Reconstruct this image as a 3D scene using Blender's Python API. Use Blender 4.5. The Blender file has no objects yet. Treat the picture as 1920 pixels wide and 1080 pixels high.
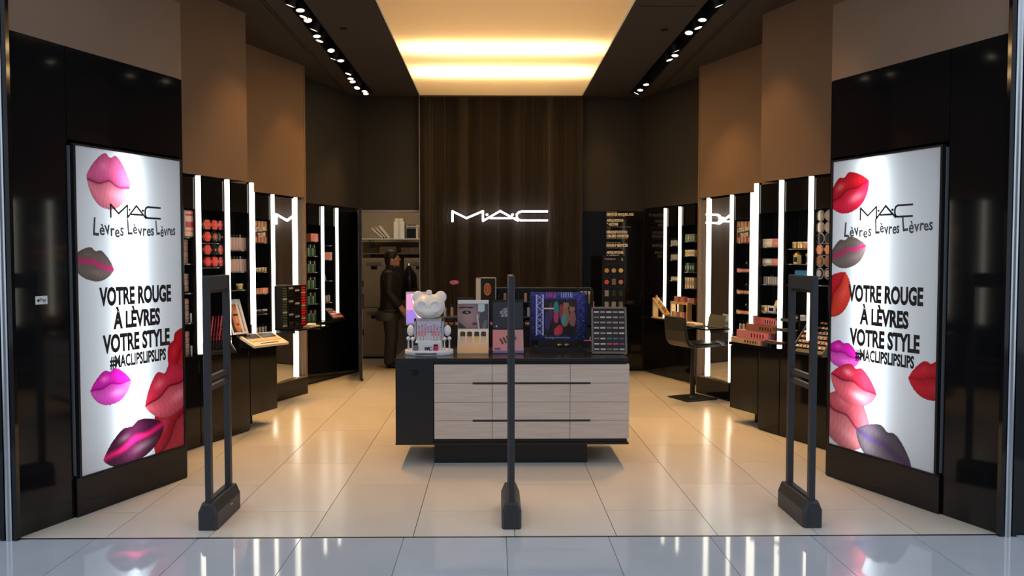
import bpy, bmesh, math, random
import numpy as np
from mathutils import Vector, Matrix
random.seed(7)
rng = np.random.default_rng(5)
scene = bpy.context.scene
COL = scene.collection
R = math.radians
PI = math.pi

# ------------------------------------------------------------------ camera, world, exposure
cam_d = bpy.data.cameras.new('camera')
cam = bpy.data.objects.new('camera', cam_d)
COL.objects.link(cam)
cam_d.sensor_width = 36.0
cam_d.lens = 1500.0 * 36.0 / 1920.0
cam_d.shift_x = 16.7 / 1920.0
cam_d.clip_end = 200
cam.location = (-0.11, 0.0, 1.65)
cam.rotation_euler = (R(90 - 2.29), 0, R(-0.7))
scene.camera = cam

world = bpy.data.worlds.new('mall_daylight')
scene.world = world
world.use_nodes = True
bg = world.node_tree.nodes['Background']
bg.inputs[0].default_value = (0.74, 0.85, 1.0, 1)
bg.inputs[1].default_value = 1.05

vs = scene.view_settings
vs.view_transform = 'Standard'
vs.look = 'None'
vs.exposure = 0.0
vs.gamma = 1.0
vs.use_curve_mapping = False

SPOT_W = 24.0          # watts of one ceiling track spot
TUBE = 4.2             # emission of the vertical shelf tubes
WARM = (1.0, 0.55, 0.20)

# ------------------------------------------------------------------ materials
MATS = {}


def pm(name, col, rough=0.5, metal=0.0, var=0.08, scale=12.0, coat=0.0, emit=None, es=0.0, spec=0.5,
       bump=0.0, stretch=None, trans=0.0, rand=0.0, ior=1.45):
    """principled material whose colour is varied by a noise texture"""
    if name in MATS:
        return MATS[name]
    m = bpy.data.materials.new(name)
    m.use_nodes = True
    nt = m.node_tree
    b = nt.nodes['Principled BSDF']
    b.inputs['Roughness'].default_value = rough
    b.inputs['Metallic'].default_value = metal
    b.inputs['Coat Weight'].default_value = coat
    b.inputs['Coat Roughness'].default_value = 0.04
    b.inputs['Specular IOR Level'].default_value = spec
    b.inputs['Transmission Weight'].default_value = trans
    b.inputs['IOR'].default_value = ior
    tc = nt.nodes.new('ShaderNodeTexCoord')
    mp = nt.nodes.new('ShaderNodeMapping')
    nz = nt.nodes.new('ShaderNodeTexNoise')
    nz.inputs['Scale'].default_value = scale
    nz.inputs['Detail'].default_value = 4
    nt.links.new(tc.outputs['Object'], mp.inputs['Vector'])
    if stretch:
        mp.inputs['Scale'].default_value = stretch
    nt.links.new(mp.outputs[0], nz.inputs['Vector'])
    mx = nt.nodes.new('ShaderNodeMix')
    mx.data_type = 'RGBA'
    c = tuple(col[:3])
    mx.inputs['A'].default_value = tuple(max(0, v * (1 - var)) for v in c) + (1,)
    mx.inputs['B'].default_value = tuple(min(1, v * (1 + var)) for v in c) + (1,)
    nt.links.new(nz.outputs['Fac'], mx.inputs['Factor'])
    last = mx.outputs['Result']
    if rand > 0:
        oi = nt.nodes.new('ShaderNodeObjectInfo')
        hsv = nt.nodes.new('ShaderNodeHueSaturation')
        mr = nt.nodes.new('ShaderNodeMapRange')
        mr.inputs['To Min'].default_value = 1 - rand
        mr.inputs['To Max'].default_value = 1 + rand
        nt.links.new(oi.outputs['Random'], mr.inputs['Value'])
        nt.links.new(mr.outputs[0], hsv.inputs['Value'])
        nt.links.new(last, hsv.inputs['Color'])
        last = hsv.outputs[0]
    nt.links.new(last, b.inputs['Base Color'])
    if bump > 0:
        bp = nt.nodes.new('ShaderNodeBump')
        bp.inputs['Strength'].default_value = bump
        bp.inputs['Distance'].default_value = 0.004
        nt.links.new(nz.outputs['Fac'], bp.inputs['Height'])
        nt.links.new(bp.outputs[0], b.inputs['Normal'])
    if emit:
        b.inputs['Emission Color'].default_value = tuple(emit) + (1,)
        b.inputs['Emission Strength'].default_value = es
    MATS[name] = m
    return m


def attr_mat(name, rough=0.4, spec=0.4):
    """a print: colour read from the mesh's colour attribute"""
    if name in MATS:
        return MATS[name]
    m = bpy.data.materials.new(name)
    m.use_nodes = True
    nt = m.node_tree
    b = nt.nodes['Principled BSDF']
    a = nt.nodes.new('ShaderNodeVertexColor')
    a.layer_name = 'print'
    nt.links.new(a.outputs[0], b.inputs['Base Color'])
    b.inputs['Roughness'].default_value = rough
    b.inputs['Specular IOR Level'].default_value = spec
    MATS[name] = m
    return m


def backlit_mat(name, attr=True, col=(1, 1, 1), mixf=0.25):
    """translucent sheet, lit by the lamps behind it; colour from the print"""
    if name in MATS:
        return MATS[name]
    m = bpy.data.materials.new(name)
    m.use_nodes = True
    nt = m.node_tree
    for n in list(nt.nodes):
        nt.nodes.remove(n)
    out = nt.nodes.new('ShaderNodeOutputMaterial')
    tr = nt.nodes.new('ShaderNodeBsdfTranslucent')
    di = nt.nodes.new('ShaderNodeBsdfDiffuse')
    gl = nt.nodes.new('ShaderNodeBsdfGlossy')
    gl.inputs['Roughness'].default_value = 0.25
    mix = nt.nodes.new('ShaderNodeMixShader')
    mix.inputs[0].default_value = mixf
    mix2 = nt.nodes.new('ShaderNodeMixShader')
    mix2.inputs[0].default_value = 0.03
    if attr:
        a = nt.nodes.new('ShaderNodeVertexColor')
        a.layer_name = 'print'
        src = a.outputs[0]
    else:
        nz = nt.nodes.new('ShaderNodeTexNoise')
        nz.inputs['Scale'].default_value = 2.0
        mx = nt.nodes.new('ShaderNodeMix')
        mx.data_type = 'RGBA'
        mx.inputs['A'].default_value = tuple(v * 0.97 for v in col) + (1,)
        mx.inputs['B'].default_value = tuple(col) + (1,)
        nt.links.new(nz.outputs['Fac'], mx.inputs['Factor'])
        src = mx.outputs['Result']
    nt.links.new(src, tr.inputs[0])
    nt.links.new(src, di.inputs[0])
    nt.links.new(tr.outputs[0], mix.inputs[1])
    nt.links.new(di.outputs[0], mix.inputs[2])
    nt.links.new(mix.outputs[0], mix2.inputs[1])
    nt.links.new(gl.outputs[0], mix2.inputs[2])
    nt.links.new(mix2.outputs[0], out.inputs[0])
    MATS[name] = m
    return m


def emit_mat(name, col, strength):
    return pm(name, (0.8, 0.8, 0.8), 0.4, emit=col, es=strength)


gloss_black = pm('gloss_black_lacquer', (0.006, 0.006, 0.0065), 0.07, var=0.2, scale=3, coat=0.1, spec=0.36)
satin_black = pm('satin_black', (0.012, 0.012, 0.013), 0.35, var=0.2, scale=6)
matte_black = pm('matte_black', (0.010, 0.010, 0.011), 0.6, var=0.2)
taupe = pm('taupe_paint', (0.20, 0.122, 0.072), 0.75, var=0.06, scale=2.2, bump=0.05)
shaded_wall = pm('shaded_wall_tone', (0.024, 0.021, 0.018), 0.7, var=0.08, scale=2)  # darker than taupe: the rear walls' lack of light is put into the colour
ceil_paint = pm('ceiling_paint', (0.040, 0.031, 0.024), 0.8, var=0.06, scale=2)
white_int = pm('white_housing', (0.85, 0.85, 0.85), 0.7, var=0.02)
chrome = pm('brushed_chrome', (0.55, 0.56, 0.58), 0.22, 1.0, var=0.1, scale=30)
dark_metal = pm('dark_metal', (0.05, 0.05, 0.055), 0.35, 0.8, var=0.1)
graphite = pm('graphite_plastic', (0.034, 0.034, 0.036), 0.42, var=0.12, scale=20)
mirror_m = pm('mirror_glass', (0.88, 0.9, 0.9), 0.01, 1.0, var=0.005)
grout_m = pm('grout', (0.07, 0.058, 0.046), 0.8)
tile_m = pm('beige_polished_tile', (0.72, 0.665, 0.58), 0.19, var=0.10, scale=2.6, rand=0.05, spec=0.45,
            stretch=(1, 0.5, 1))
mall_tile = pm('grey_polished_tile', (0.50, 0.54, 0.59), 0.055, var=0.13, scale=2.2, rand=0.04, spec=0.6)
tube_m = emit_mat('tube_light', (1.0, 0.95, 0.78), TUBE)
sign_m = emit_mat('sign_light', (0.93, 0.93, 1.0), 7.0)
lens_m = emit_mat('spot_lens', (1.0, 0.84, 0.58), 4.0)
white_p = pm('white_plastic', (0.80, 0.80, 0.81), 0.3, var=0.03)
white_card = pm('white_card', (0.72, 0.72, 0.72), 0.6, var=0.05)
ink = pm('black_ink', (0.012, 0.012, 0.014), 0.6)
ink_grey = pm('grey_ink', (0.085, 0.085, 0.095), 0.6)
silver_glit = pm('silver_glitter', (0.62, 0.62, 0.66), 0.35, 0.8, var=0.6, scale=160)
glass_shelf = pm('smoked_shelf_edge', (0.16, 0.16, 0.15), 0.2, 0.6, var=0.05)
gold_m = pm('gold_foil', (0.80, 0.55, 0.16), 0.28, 0.9, var=0.2, scale=40)
prt = attr_mat('printed_card')


def wood_mat():
    m = bpy.data.materials.new('pale_ash_wood')
    m.use_nodes = True
    nt = m.node_tree
    b = nt.nodes['Principled BSDF']
    tc = nt.nodes.new('ShaderNodeTexCoord')
    mp = nt.nodes.new('ShaderNodeMapping')
    mp.inputs['Scale'].default_value = (1.2, 8, 26)
    nz = nt.nodes.new('ShaderNodeTexNoise')
    nz.inputs['Scale'].default_value = 2.4
    nz.inputs['Detail'].default_value = 8
    nz.inputs['Distortion'].default_value = 0.6
    oi = nt.nodes.new('ShaderNodeObjectInfo')
    ad = nt.nodes.new('ShaderNodeVectorMath')
    ad.operation = 'ADD'
    cr = nt.nodes.new('ShaderNodeValToRGB')
    cr.color_ramp.elements[0].position = 0.3
    cr.color_ramp.elements[0].color = (0.52, 0.425, 0.355, 1)
    cr.color_ramp.elements[1].position = 0.72
    cr.color_ramp.elements[1].color = (0.64, 0.545, 0.47, 1)
    nt.links.new(tc.outputs['Object'], mp.inputs['Vector'])
    nt.links.new(mp.outputs[0], ad.inputs[0])
    nt.links.new(oi.outputs['Location'], ad.inputs[1])
    nt.links.new(ad.outputs[0], nz.inputs['Vector'])
    nt.links.new(nz.outputs['Fac'], cr.inputs[0])
    nt.links.new(cr.outputs[0], b.inputs['Base Color'])
    b.inputs['Roughness'].default_value = 0.5
    return m


wood_m = wood_mat()


def flat(name, col, rough=0.4, **k):
    return pm(name, col, rough, **k)


# ------------------------------------------------------------------ mesh building
class MB:
    def __init__(self):
        self.v = []
        self.f = []

    def add(self, vs_, fs_):
        n = len(self.v)
        self.v += [tuple(p) for p in vs_]
        self.f += [tuple(i + n for i in f) for f in fs_]
        return self

    def box(self, x0, x1, y0, y1, z0, z1, M=None):
        p = [(x0, y0, z0), (x1, y0, z0), (x1, y1, z0), (x0, y1, z0),
             (x0, y0, z1), (x1, y0, z1), (x1, y1, z1), (x0, y1, z1)]
        if M is not None:
            p = [tuple(M @ Vector(q)) for q in p]
        return self.add(p, [(0, 3, 2, 1), (4, 5, 6, 7), (0, 1, 5, 4), (1, 2, 6, 5), (2, 3, 7, 6), (3, 0, 4, 7)])

    def cyl(self, p0, p1, r0, r1=None, n=16, cap=True):
        r1 = r0 if r1 is None else r1
        p0 = Vector(p0)
        p1 = Vector(p1)
        d = (p1 - p0).normalized()
        a = d.orthogonal().normalized()
        b = d.cross(a)
        vs_ = []
        for p, r in ((p0, r0), (p1, r1)):
            for i in range(n):
                t = 2 * PI * i / n
                vs_.append(p + (a * math.cos(t) + b * math.sin(t)) * r)
        fs_ = [(i, (i + 1) % n, n + (i + 1) % n, n + i) for i in range(n)]
        if cap:
            fs_ += [tuple(range(n - 1, -1, -1)), tuple(range(n, 2 * n))]
        return self.add(vs_, fs_)

    def tube(self, pts, r, n=8):
        pts = [Vector(p) for p in pts]
        rings = []
        for i, p in enumerate(pts):
            a = pts[max(i - 1, 0)]
            b = pts[min(i + 1, len(pts) - 1)]
            d = (b - a).normalized()
            u = d.orthogonal().normalized() if i == 0 else (u - d * u.dot(d)).normalized()
            w = d.cross(u)
            rr = r[i] if isinstance(r, (list, tuple)) else r
            rings.append([p + (u * math.cos(2 * PI * k / n) + w * math.sin(2 * PI * k / n)) * rr for k in range(n)])
        vs_ = [q for ring in rings for q in ring]
        fs_ = []
        for i in range(len(pts) - 1):
            for k in range(n):
                fs_.append((i * n + k, i * n + (k + 1) % n, (i + 1) * n + (k + 1) % n, (i + 1) * n + k))
        fs_ += [tuple(range(n - 1, -1, -1)), tuple((len(pts) - 1) * n + k for k in range(n))]
        return self.add(vs_, fs_)

    def lathe(self, prof, c=(0, 0, 0), n=24, sx=1, sy=1):
        vs_ = []
        for r, z in prof:
            for k in range(n):
                t = 2 * PI * k / n
                vs_.append((c[0] + r * sx * math.cos(t), c[1] + r * sy * math.sin(t), c[2] + z))
        m = len(prof)
        fs_ = []
        for i in range(m - 1):
            for k in range(n):
                fs_.append((i * n + k, i * n + (k + 1) % n, (i + 1) * n + (k + 1) % n, (i + 1) * n + k))
        fs_ += [tuple(range(n - 1, -1, -1)), tuple((m - 1) * n + k for k in range(n))]
        return self.add(vs_, fs_)

    def prism(self, poly, h0, h1, axis='z'):
        """poly of 2D points; axis z: (a,b,h); axis y: (a,h,b) ; axis x: (h,a,b)"""
        f = {'z': lambda a, b, h: (a, b, h), 'y': lambda a, b, h: (a, h, b), 'x': lambda a, b, h: (h, a, b)}[axis]
        n = len(poly)
        vs_ = [f(a, b, h0) for a, b in poly] + [f(a, b, h1) for a, b in poly]
        fs_ = [tuple(range(n - 1, -1, -1)), tuple(range(n, 2 * n))]
        fs_ += [(i, (i + 1) % n, n + (i + 1) % n, n + i) for i in range(n)]
        return self.add(vs_, fs_)

    def ball(self, c, r, sx=1, sy=1, sz=1, n=16, m=10):
        prof = []
        for i in range(m + 1):
            t = -PI / 2 + PI * i / m
            prof.append((max(math.cos(t), 0.01) * r, math.sin(t) * r * sz))
        return self.lathe(prof, c, n, sx, sy)

    def mesh(self, name, smooth=False):
        me = bpy.data.meshes.new(name)
        me.from_pydata(self.v, [], self.f)
        bm = bmesh.new()
        bm.from_mesh(me)
        bmesh.ops.recalc_face_normals(bm, faces=bm.faces)
        bm.to_mesh(me)
        bm.free()
        me.materials.append(None)
        if smooth:
            me.polygons.foreach_set('use_smooth', [True] * len(me.polygons))
            try:
                me.set_sharp_from_angle(angle=R(40))
            except Exception:
                pass
        return me

    def build(self, name, mat, parent=None, smooth=False, bevel=0.0, loc=None, rotz=None):
        return mesh_ob(name, self.mesh(name, smooth), mat, parent, bevel, loc, rotz)


def mesh_ob(name, me, mat, parent=None, bevel=0.0, loc=None, rotz=None):
    o = bpy.data.objects.new(name, me)
    COL.objects.link(o)
    if mat is not None and len(me.materials):
        o.material_slots[0].link = 'OBJECT'
        o.material_slots[0].material = mat
    if parent:
        o.parent = parent
    if loc is not None:
        o.location = loc
    if rotz is not None:
        o.rotation_euler = (0, 0, rotz)
    if bevel > 0:
        b = o.modifiers.new('bevel', 'BEVEL')
        b.width = bevel
        b.segments = 2
        b.limit_method = 'ANGLE'
    return o


def tag(o, label, cat, group=None):
    o['label'] = label
    o['category'] = cat
    if group:
        o['group'] = group
    return o


def thing(name, label, cat, loc=(0, 0, 0), rotz=0.0, group=None):
    o = bpy.data.objects.new(name, None)
    o.empty_display_size = 0.05
    COL.objects.link(o)
    o.location = loc
    o.rotation_euler = (0, 0, rotz)
    return tag(o, label, cat, group)


def struct(o, label=None):
    o['kind'] = 'structure'
    if label:
        o['label'] = label
    return o


def BX(*a):
    return MB().box(*a)


def text_mesh(s, size, sx=1.0, bold=0.0, align='LEFT', depth=0.0006, shear=0.0, spacing=1.0):
    """flat lettering standing upright in the local xz plane, facing -y"""
    cu = bpy.data.curves.new('lettering', 'FONT')
    cu.body = s
    cu.size = size
    cu.extrude = depth
    cu.offset = bold
    cu.align_x = align
    cu.shear = shear
    cu.space_character = spacing
    cu.resolution_u = 3
    o = bpy.data.objects.new('lettering', cu)
    COL.objects.link(o)
    dg = bpy.context.evaluated_depsgraph_get()
    me = bpy.data.meshes.new_from_object(o.evaluated_get(dg))
    bpy.data.objects.remove(o)
    bpy.data.curves.remove(cu)
    for v in me.vertices:
        x, y, z = v.co
        v.co = (x * sx, -z, y)
    me.materials.clear()
    me.materials.append(None)
    return me


def text(s, size, mat, parent, loc, name='lettering', **k):
    o = mesh_ob(name, text_mesh(s, size, **k), mat, parent)
    o.location = loc
    return o


def fit_text(s, x0, x1, z0, zh, mat, parent, y, bold=0.0, name='lettering', shear=0.0):
    """text stretched to span x0..x1 with capital height zh"""
    me = text_mesh(s, 1.0, bold=bold / max(zh, 1e-4) * 0.7, shear=shear, depth=0.0005)
    co = np.array([v.co[:] for v in me.vertices])
    a, b = co[:, 0].min(), co[:, 0].max()
    cap = 0.70
    for v in me.vertices:
        v.co.x = (v.co.x - a) / (b - a) * (x1 - x0)
        v.co.z = v.co.z / cap * zh
        v.co.y = 0.0005 if v.co.y > 0 else -0.0005
    o = mesh_ob(name, me, mat, parent)
    o.location = (x0, y, z0)
    return o


LOGO = [  # strokes of the wordmark, unit box x 0..1, z 0..1
    [(0.0, 0.0), (0.0, 0.95), (0.148, 0.30), (0.32, 0.97), (0.32, 0.03), (0.50, 0.98), (0.69, 0.06)],
    [(0.40, 0.30), (0.615, 0.30)],
    [(0.995, 0.95), (0.73, 0.95), (0.695, 0.86), (0.675, 0.66), (0.675, 0.38), (0.692, 0.17), (0.72, 0.09), (0.995, 0.09)],
]
LOGO_DOTS = [(0.362, 0.64), (0.63, 0.64)]


def logo(name, w, h, st, depth, mat, parent, loc, sr=None):
    """strokes with rectangular section"""
    mb = MB()
    for line in LOGO:
        for (a, b) in zip(line[:-1], line[1:]):
            p = Vector((a[0] * w, a[1] * h))
            q = Vector((b[0] * w, b[1] * h))
            d = (q - p).normalized()
            n = Vector((-d.y, d.x)) * st / 2
            p -= d * st * 0.35
            q += d * st * 0.35
            mb.prism([(p + n)[:], (p - n)[:], (q - n)[:], (q + n)[:]], -depth, 0, 'y')
    for (a, b) in LOGO_DOTS:
        c = [(a * w + math.cos(t * PI / 5) * st * 0.8, b * h + math.sin(t * PI / 5) * st * 0.65) for t in range(10)]
        mb.prism(c, -depth, 0, 'y')
    o = mb.build(name, mat, parent)
    o.location = loc
    return o


def painted(name, w, h, res, fn, mat, parent=None, loc=(0, 0, 0), thick=0.0):
    """flat print in the local xz plane facing -y; fn(X,Z) gives linear rgb"""
    nx = max(2, int(w / res))
    nz = max(2, int(h / res))
    xs = np.linspace(0, w, nx + 1)
    zs = np.linspace(0, h, nz + 1)
    X, Z = np.meshgrid(xs, zs)
    rgb = fn(X, Z)
    v = np.stack([X, np.zeros_like(X), Z], -1).reshape(-1, 3)
    idx = np.arange((nx + 1) * (nz + 1)).reshape(nz + 1, nx + 1)
    f = np.stack([idx[:-1, :-1], idx[:-1, 1:], idx[1:, 1:], idx[1:, :-1]], -1).reshape(-1, 4)
    me = bpy.data.meshes.new(name)
    me.from_pydata(v.tolist(), [], f.tolist())
    ca = me.color_attributes.new('print', 'FLOAT_COLOR', 'POINT')
    col = np.ones((v.shape[0], 4), dtype=np.float32)
    col[:, :3] = rgb.reshape(-1, 3)
    ca.data.foreach_set('color', col.ravel())
    me.materials.append(None)
    o = mesh_ob(name, me, mat, parent)
    o.location = loc
    return o


def s2l(r, g, b):
    return tuple(((c / 255.0) / 12.92 if c / 255.0 <= 0.04045 else ((c / 255.0 + 0.055) / 1.055) ** 2.4) for c in (r, g, b))


# ------------------------------------------------------------------ wall frames (saw-tooth plan)
CA, SA = 0.9366, 0.3503        # the display walls all stand 20.5 degrees off the shop's axis
KP, KA, KB, KC = 4.63, 5.22, 5.94, 6.285
ZT = 2.32                      # top of the display walls
ZC = 3.9                       # ceiling
ZN = 0.80                      # counter height


class Frame:
    def __init__(self, s, k, Y0):
        self.s, self.k, self.Y0 = s, k, Y0
        self.rot = -s * math.atan2(CA, SA)
        self.org = self.pt(Y0, 0, 0)

    def pt(self, Y, d, z):
        return Vector((self.s * (self.k - 0.374 * Y + CA * d), Y + SA * d, z))

    def x(self, Y):                      # local x of a station Y on the plane
        return -self.s * (Y - self.Y0) / CA

    def xr(self, Ya, Yb):
        a, b = self.x(Ya), self.x(Yb)
        return (min(a, b), max(a, b))

    def thing(self, name, label, cat, Y=None, d=0.0, z=0.0, group=None, turn=0.0):
        return thing(name, label, cat, self.pt(self.Y0 if Y is None else Y, d, z), self.rot + turn, group)


SIDE = {-1: 'left', 1: 'right'}

# ------------------------------------------------------------------ floor
floor = struct(BX(-3.3, 3.3, 4.64, 14.0, -0.12, -0.004).build('floor', grout_m))
G = 0.0045
tile_cache = {}
for i in range(-5, 5):
    x0 = 0.017 + 0.6 * i
    off = 5.12 if i % 2 else 5.72
    ys = [4.645] + [off + 1.2 * j for j in range(-1, 6) if 4.7 < off + 1.2 * j < 11.7] + [11.9]
    for a, b in zip(ys[:-1], ys[1:]):
        key = round(b - a, 3)
        if key not in tile_cache:
            tile_cache[key] = BX(G / 2, 0.6 - G / 2, G / 2, key - G / 2, -0.03, 0).mesh('tile')
        o = mesh_ob('tile', tile_cache[key], tile_m, floor)
        o.location = (x0, a, 0)
mfloor = struct(BX(-9, 9, -9, 4.635, -0.12, -0.004).build('floor_mall', pm('mall_grout', (0.25, 0.27, 0.29), 0.6)))
mt = BX(G / 2, 0.6 - G / 2, G / 2, 1.2 - G / 2, -0.03, 0).mesh('tile')
for i in range(-7, 7):
    for j in range(3):
        o = mesh_ob('tile', mt, mall_tile, mfloor)
        o.location = (-0.035 + 0.6 * i, 4.635 - 1.2 * (j + 1), 0)
struct(BX(-3.0, 3.0, 4.632, 4.648, -0.01, 0.0015).build('trim_1', dark_metal), 'thin dark metal threshold strip in the floor')

# ------------------------------------------------------------------ ceiling
cb = MB()
YB, YF = 11.4, 4.66
xs = [-3.6, -2.165, -2.155, -2.135, -2.125, -1.96, -1.77, -1.145]
segs = [(-3.6, -2.165), (-2.155, -2.135), (-2.125, -1.96), (-1.77, -1.145)]
for a, b in segs:
    cb.box(a, b, YF, YB, ZC, ZC + 0.10)
    cb.box(-b, -a, YF, YB, ZC, ZC + 0.10)
cb.box(-1.145, 1.145, YF, 6.0, ZC, ZC + 0.10)
cb.box(-1.96, -1.77, 11.2, YB, ZC, ZC + 0.10)
cb.box(1.77, 1.96, 11.2, YB, ZC, ZC + 0.10)
cb.box(-3.6, 3.6, YF, 14.2, 4.60, 4.7)
ceiling = struct(cb.build('ceiling', ceil_paint))
for s in (-1, 1):
    sl = MB()
    x0, x1 = sorted((s * 1.96, s * 1.77))
    sl.box(x0, x0 + 0.012, YF, 11.2, ZC + 0.002, ZC + 0.2)
    sl.box(x1 - 0.012, x1, YF, 11.2, ZC + 0.002, ZC + 0.2)
    sl.box(x0, x1, YF, 11.2, ZC + 0.2, ZC + 0.21)
    sl.build('track_recess', matte_black, ceiling)
    gr = MB()
    a, b = sorted((s * 2.17, s * 2.12))
    gr.box(a, b, YF, YB, ZC + 0.05, ZC + 0.06).build('air_slot', matte_black, ceiling)
    BX(*sorted((s * 1.62, s * 1.56)), 8.0, 8.06, ZC - 0.012, ZC).build('ceiling_sensor', dark_metal, ceiling)
BX(1.20, 1.72, 7.28, 7.287, ZC - 0.004, ZC).build('access_hatch_joint', matte_black, ceiling)

# luminous ceiling: a translucent sheet over two rows of lamps
lum = thing('luminous_ceiling_panel', 'large warm backlit stretch panel set in the dark ceiling', 'ceiling light', (0, 8.7, ZC))
sheet = MB()
nx_, ny_ = 2, 2
sheet.add([(-1.142, -2.698, 0.02), (1.142, -2.698, 0.02), (1.142, 2.698, 0.02), (-1.142, 2.698, 0.02)], [(0, 1, 2, 3)])
sheet.build('diffuser_sheet', backlit_mat('amber_sheet', False, (0.92, 0.80, 0.60), 0.12), lum)
hs = MB()
hs.box(-1.145, -1.14, -2.7, 2.7, 0.0, 0.62)
hs.box(1.14, 1.145, -2.7, 2.7, 0.0, 0.62)
hs.box(-1.145, 1.145, -2.7, -2.695, 0.0, 0.62)
hs.box(-1.145, 1.145, 2.695, 2.7, 0.0, 0.62)
hs.box(-1.145, 1.145, -2.7, 2.7, 0.62, 0.63)
hs.build('light_housing', white_int, lum)


def area(name, sx, sy, power, col, loc, rot, parent=None):
    l = bpy.data.lights.new(name, 'AREA')
    l.shape = 'RECTANGLE'
    l.size = sx
    l.size_y = sy
    l.energy = power
    l.color = col
    o = bpy.data.objects.new(name, l)
    COL.objects.link(o)
    o.location = loc
    o.rotation_euler = rot
    if parent:
        o.parent = parent
    return o


area('lamp_row', 2.1, 0.40, 32, (1, 0.74, 0.40), (0, 0.15, 0.17), (0, 0, 0), lum)
area('lamp_row', 2.1, 0.50, 36, (1, 0.74, 0.40), (0, 1.28, 0.17), (0, 0, 0), lum)
area('lamp_fill', 2.2, 5.2, 14, (1, 0.60, 0.30), (0, 0, 0.55), (0, 0, 0), lum)

# ------------------------------------------------------------------ walls
for s in (-1, 1):
    P, A, B, C = Frame(s, KP, 4.66), Frame(s, KA, 6.2), Frame(s, KB, 7.765), Frame(s, KC, 9.7)
    w = MB()
    def slab(nm_, pts, z0, z1, mat):
        q = MB()
        q.prism([tuple(t[:2]) for t in pts], z0, z1)
        return struct(q.build('wall_%s_%s' % (SIDE[s], nm_), mat))
    slab('front_bay', [A.pt(6.2, 0, 0), A.pt(7.53, 0, 0), A.pt(7.53, 0.3, 0), A.pt(6.2, 0.3, 0)], ZT + 0.025, ZC, taupe)
    slab('mirror_bay', [B.pt(7.765, 0, 0), B.pt(9.58, 0, 0), B.pt(9.58, 0.3, 0), B.pt(7.765, 0.3, 0)], ZT + 0.025, ZC, taupe)
    slab('front_return', [A.pt(7.5, 0.3, 0), A.pt(7.53, 0.3, 0), B.pt(7.762, 0.0, 0), B.pt(7.735, 0.0, 0)], ZT + 0.025, ZC, taupe)
    slab('mirror_return', [B.pt(9.585, 0.0, 0), B.pt(9.61, 0.0, 0), C.pt(9.71, 0.0, 0), C.pt(9.685, 0.0, 0)], 0, ZC, taupe)
    slab('front_backing', [A.pt(6.2, 0.31, 0), A.pt(7.4, 0.31, 0), A.pt(7.4, 0.33, 0), A.pt(6.2, 0.33, 0)], 0, ZT, shaded_wall)
    slab('mirror_backing', [B.pt(7.75, 0.31, 0), B.pt(9.65, 0.31, 0), B.pt(9.65, 0.33, 0), B.pt(7.75, 0.33, 0)], 0, ZC, shaded_wall)
    slab('outer', [(s * 3.45, 4.66), (s * 3.55, 4.66), (s * 3.55, 11.6), (s * 3.45, 11.6)], 0, ZC, shaded_wall)
    slab('rear_bay', [C.pt(9.715, 0, 0), C.pt(11.4, 0, 0), C.pt(11.4, 0.3, 0), C.pt(9.715, 0.3, 0)], ZT + 0.005, ZC, shaded_wall)
    slab('rear_backing', [C.pt(9.72, 0.31, 0), C.pt(11.3, 0.31, 0), C.pt(11.3, 0.33, 0), C.pt(9.72, 0.33, 0)], 0, ZT, shaded_wall)

    # front gloss panels with the brown band above
    nm = SIDE[s]
    e0, e1 = P.pt(4.66, 0, 0), P.pt(5.96, 0, 0)
    w = MB()
    w.prism([P.pt(4.66, 0, 0)[:2], P.pt(5.96, 0, 0)[:2], P.pt(5.96, 0.3, 0)[:2], P.pt(4.66, 0.3, 0)[:2]], 2.945, 3.50)
    jamb = struct(w.build('wall_%s_front' % nm, pm('bronze_satin_panel', (0.23, 0.155, 0.105), 0.38, var=0.10, scale=3)))
    # the light box sits in a cut-out of the second panel
    for ya, yb, za, zb in ((4.66, 5.018, 0.0, 2.94), (5.022, 5.96, 2.375, 2.94), (5.022, 5.96, 0.0, 0.235), (5.93, 5.96, 0.235, 2.375)):
        w = MB()
        w.prism([P.pt(ya, 0, 0)[:2], P.pt(yb, 0, 0)[:2], P.pt(yb, 0.24, 0)[:2], P.pt(ya, 0.24, 0)[:2]], za, zb)
        w.build('panel', gloss_black, jamb)
    w = MB()
    w.prism([P.pt(4.68, 0.25, 0)[:2], P.pt(5.95, 0.25, 0)[:2], P.pt(5.95, 0.34, 0)[:2], P.pt(4.68, 0.34, 0)[:2]], 0.0, 3.5)
    w.build('panel_core', satin_black, jamb)
    # chrome edge profile
    t = thing('edge_profile', 'slim brushed chrome edge post at the %s jamb of the shop front' % nm, 'trim', (s * 2.915, 4.615, 0))
    MB().cyl((0, 0, 0), (0, 0, 3.95), 0.021, n=20).build('post', chrome, t, smooth=True)
    BX(-0.05, -0.025, -0.01, 0.024, 0, 3.95).build('side_strip', gloss_black, t)
    BX(0.025, 0.05, -0.01, 0.024, 0, 3.95).build('side_strip', gloss_black, t)

w = MB()
w.box(-6.5, -2.97, 4.64, 4.9, 0, 4.7)
struct(w.build('wall_facade_left', gloss_black))
w = MB()
w.box(2.97, 6.5, 4.64, 4.9, 0, 4.7)
struct(w.build('wall_facade_right', gloss_black))
struct(BX(-9, 9, -8.2, -8.0, 0, 5.5).build('wall_mall_unseen', pm('unseen_wall_grey', (0.22, 0.22, 0.23), 0.6)))  # unseen wall, added to block level world light and darken panel reflections
struct(BX(-2.97, 2.97, 4.66, 4.85, 3.90, 4.7).build('wall_facade_lintel', shaded_wall))

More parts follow.
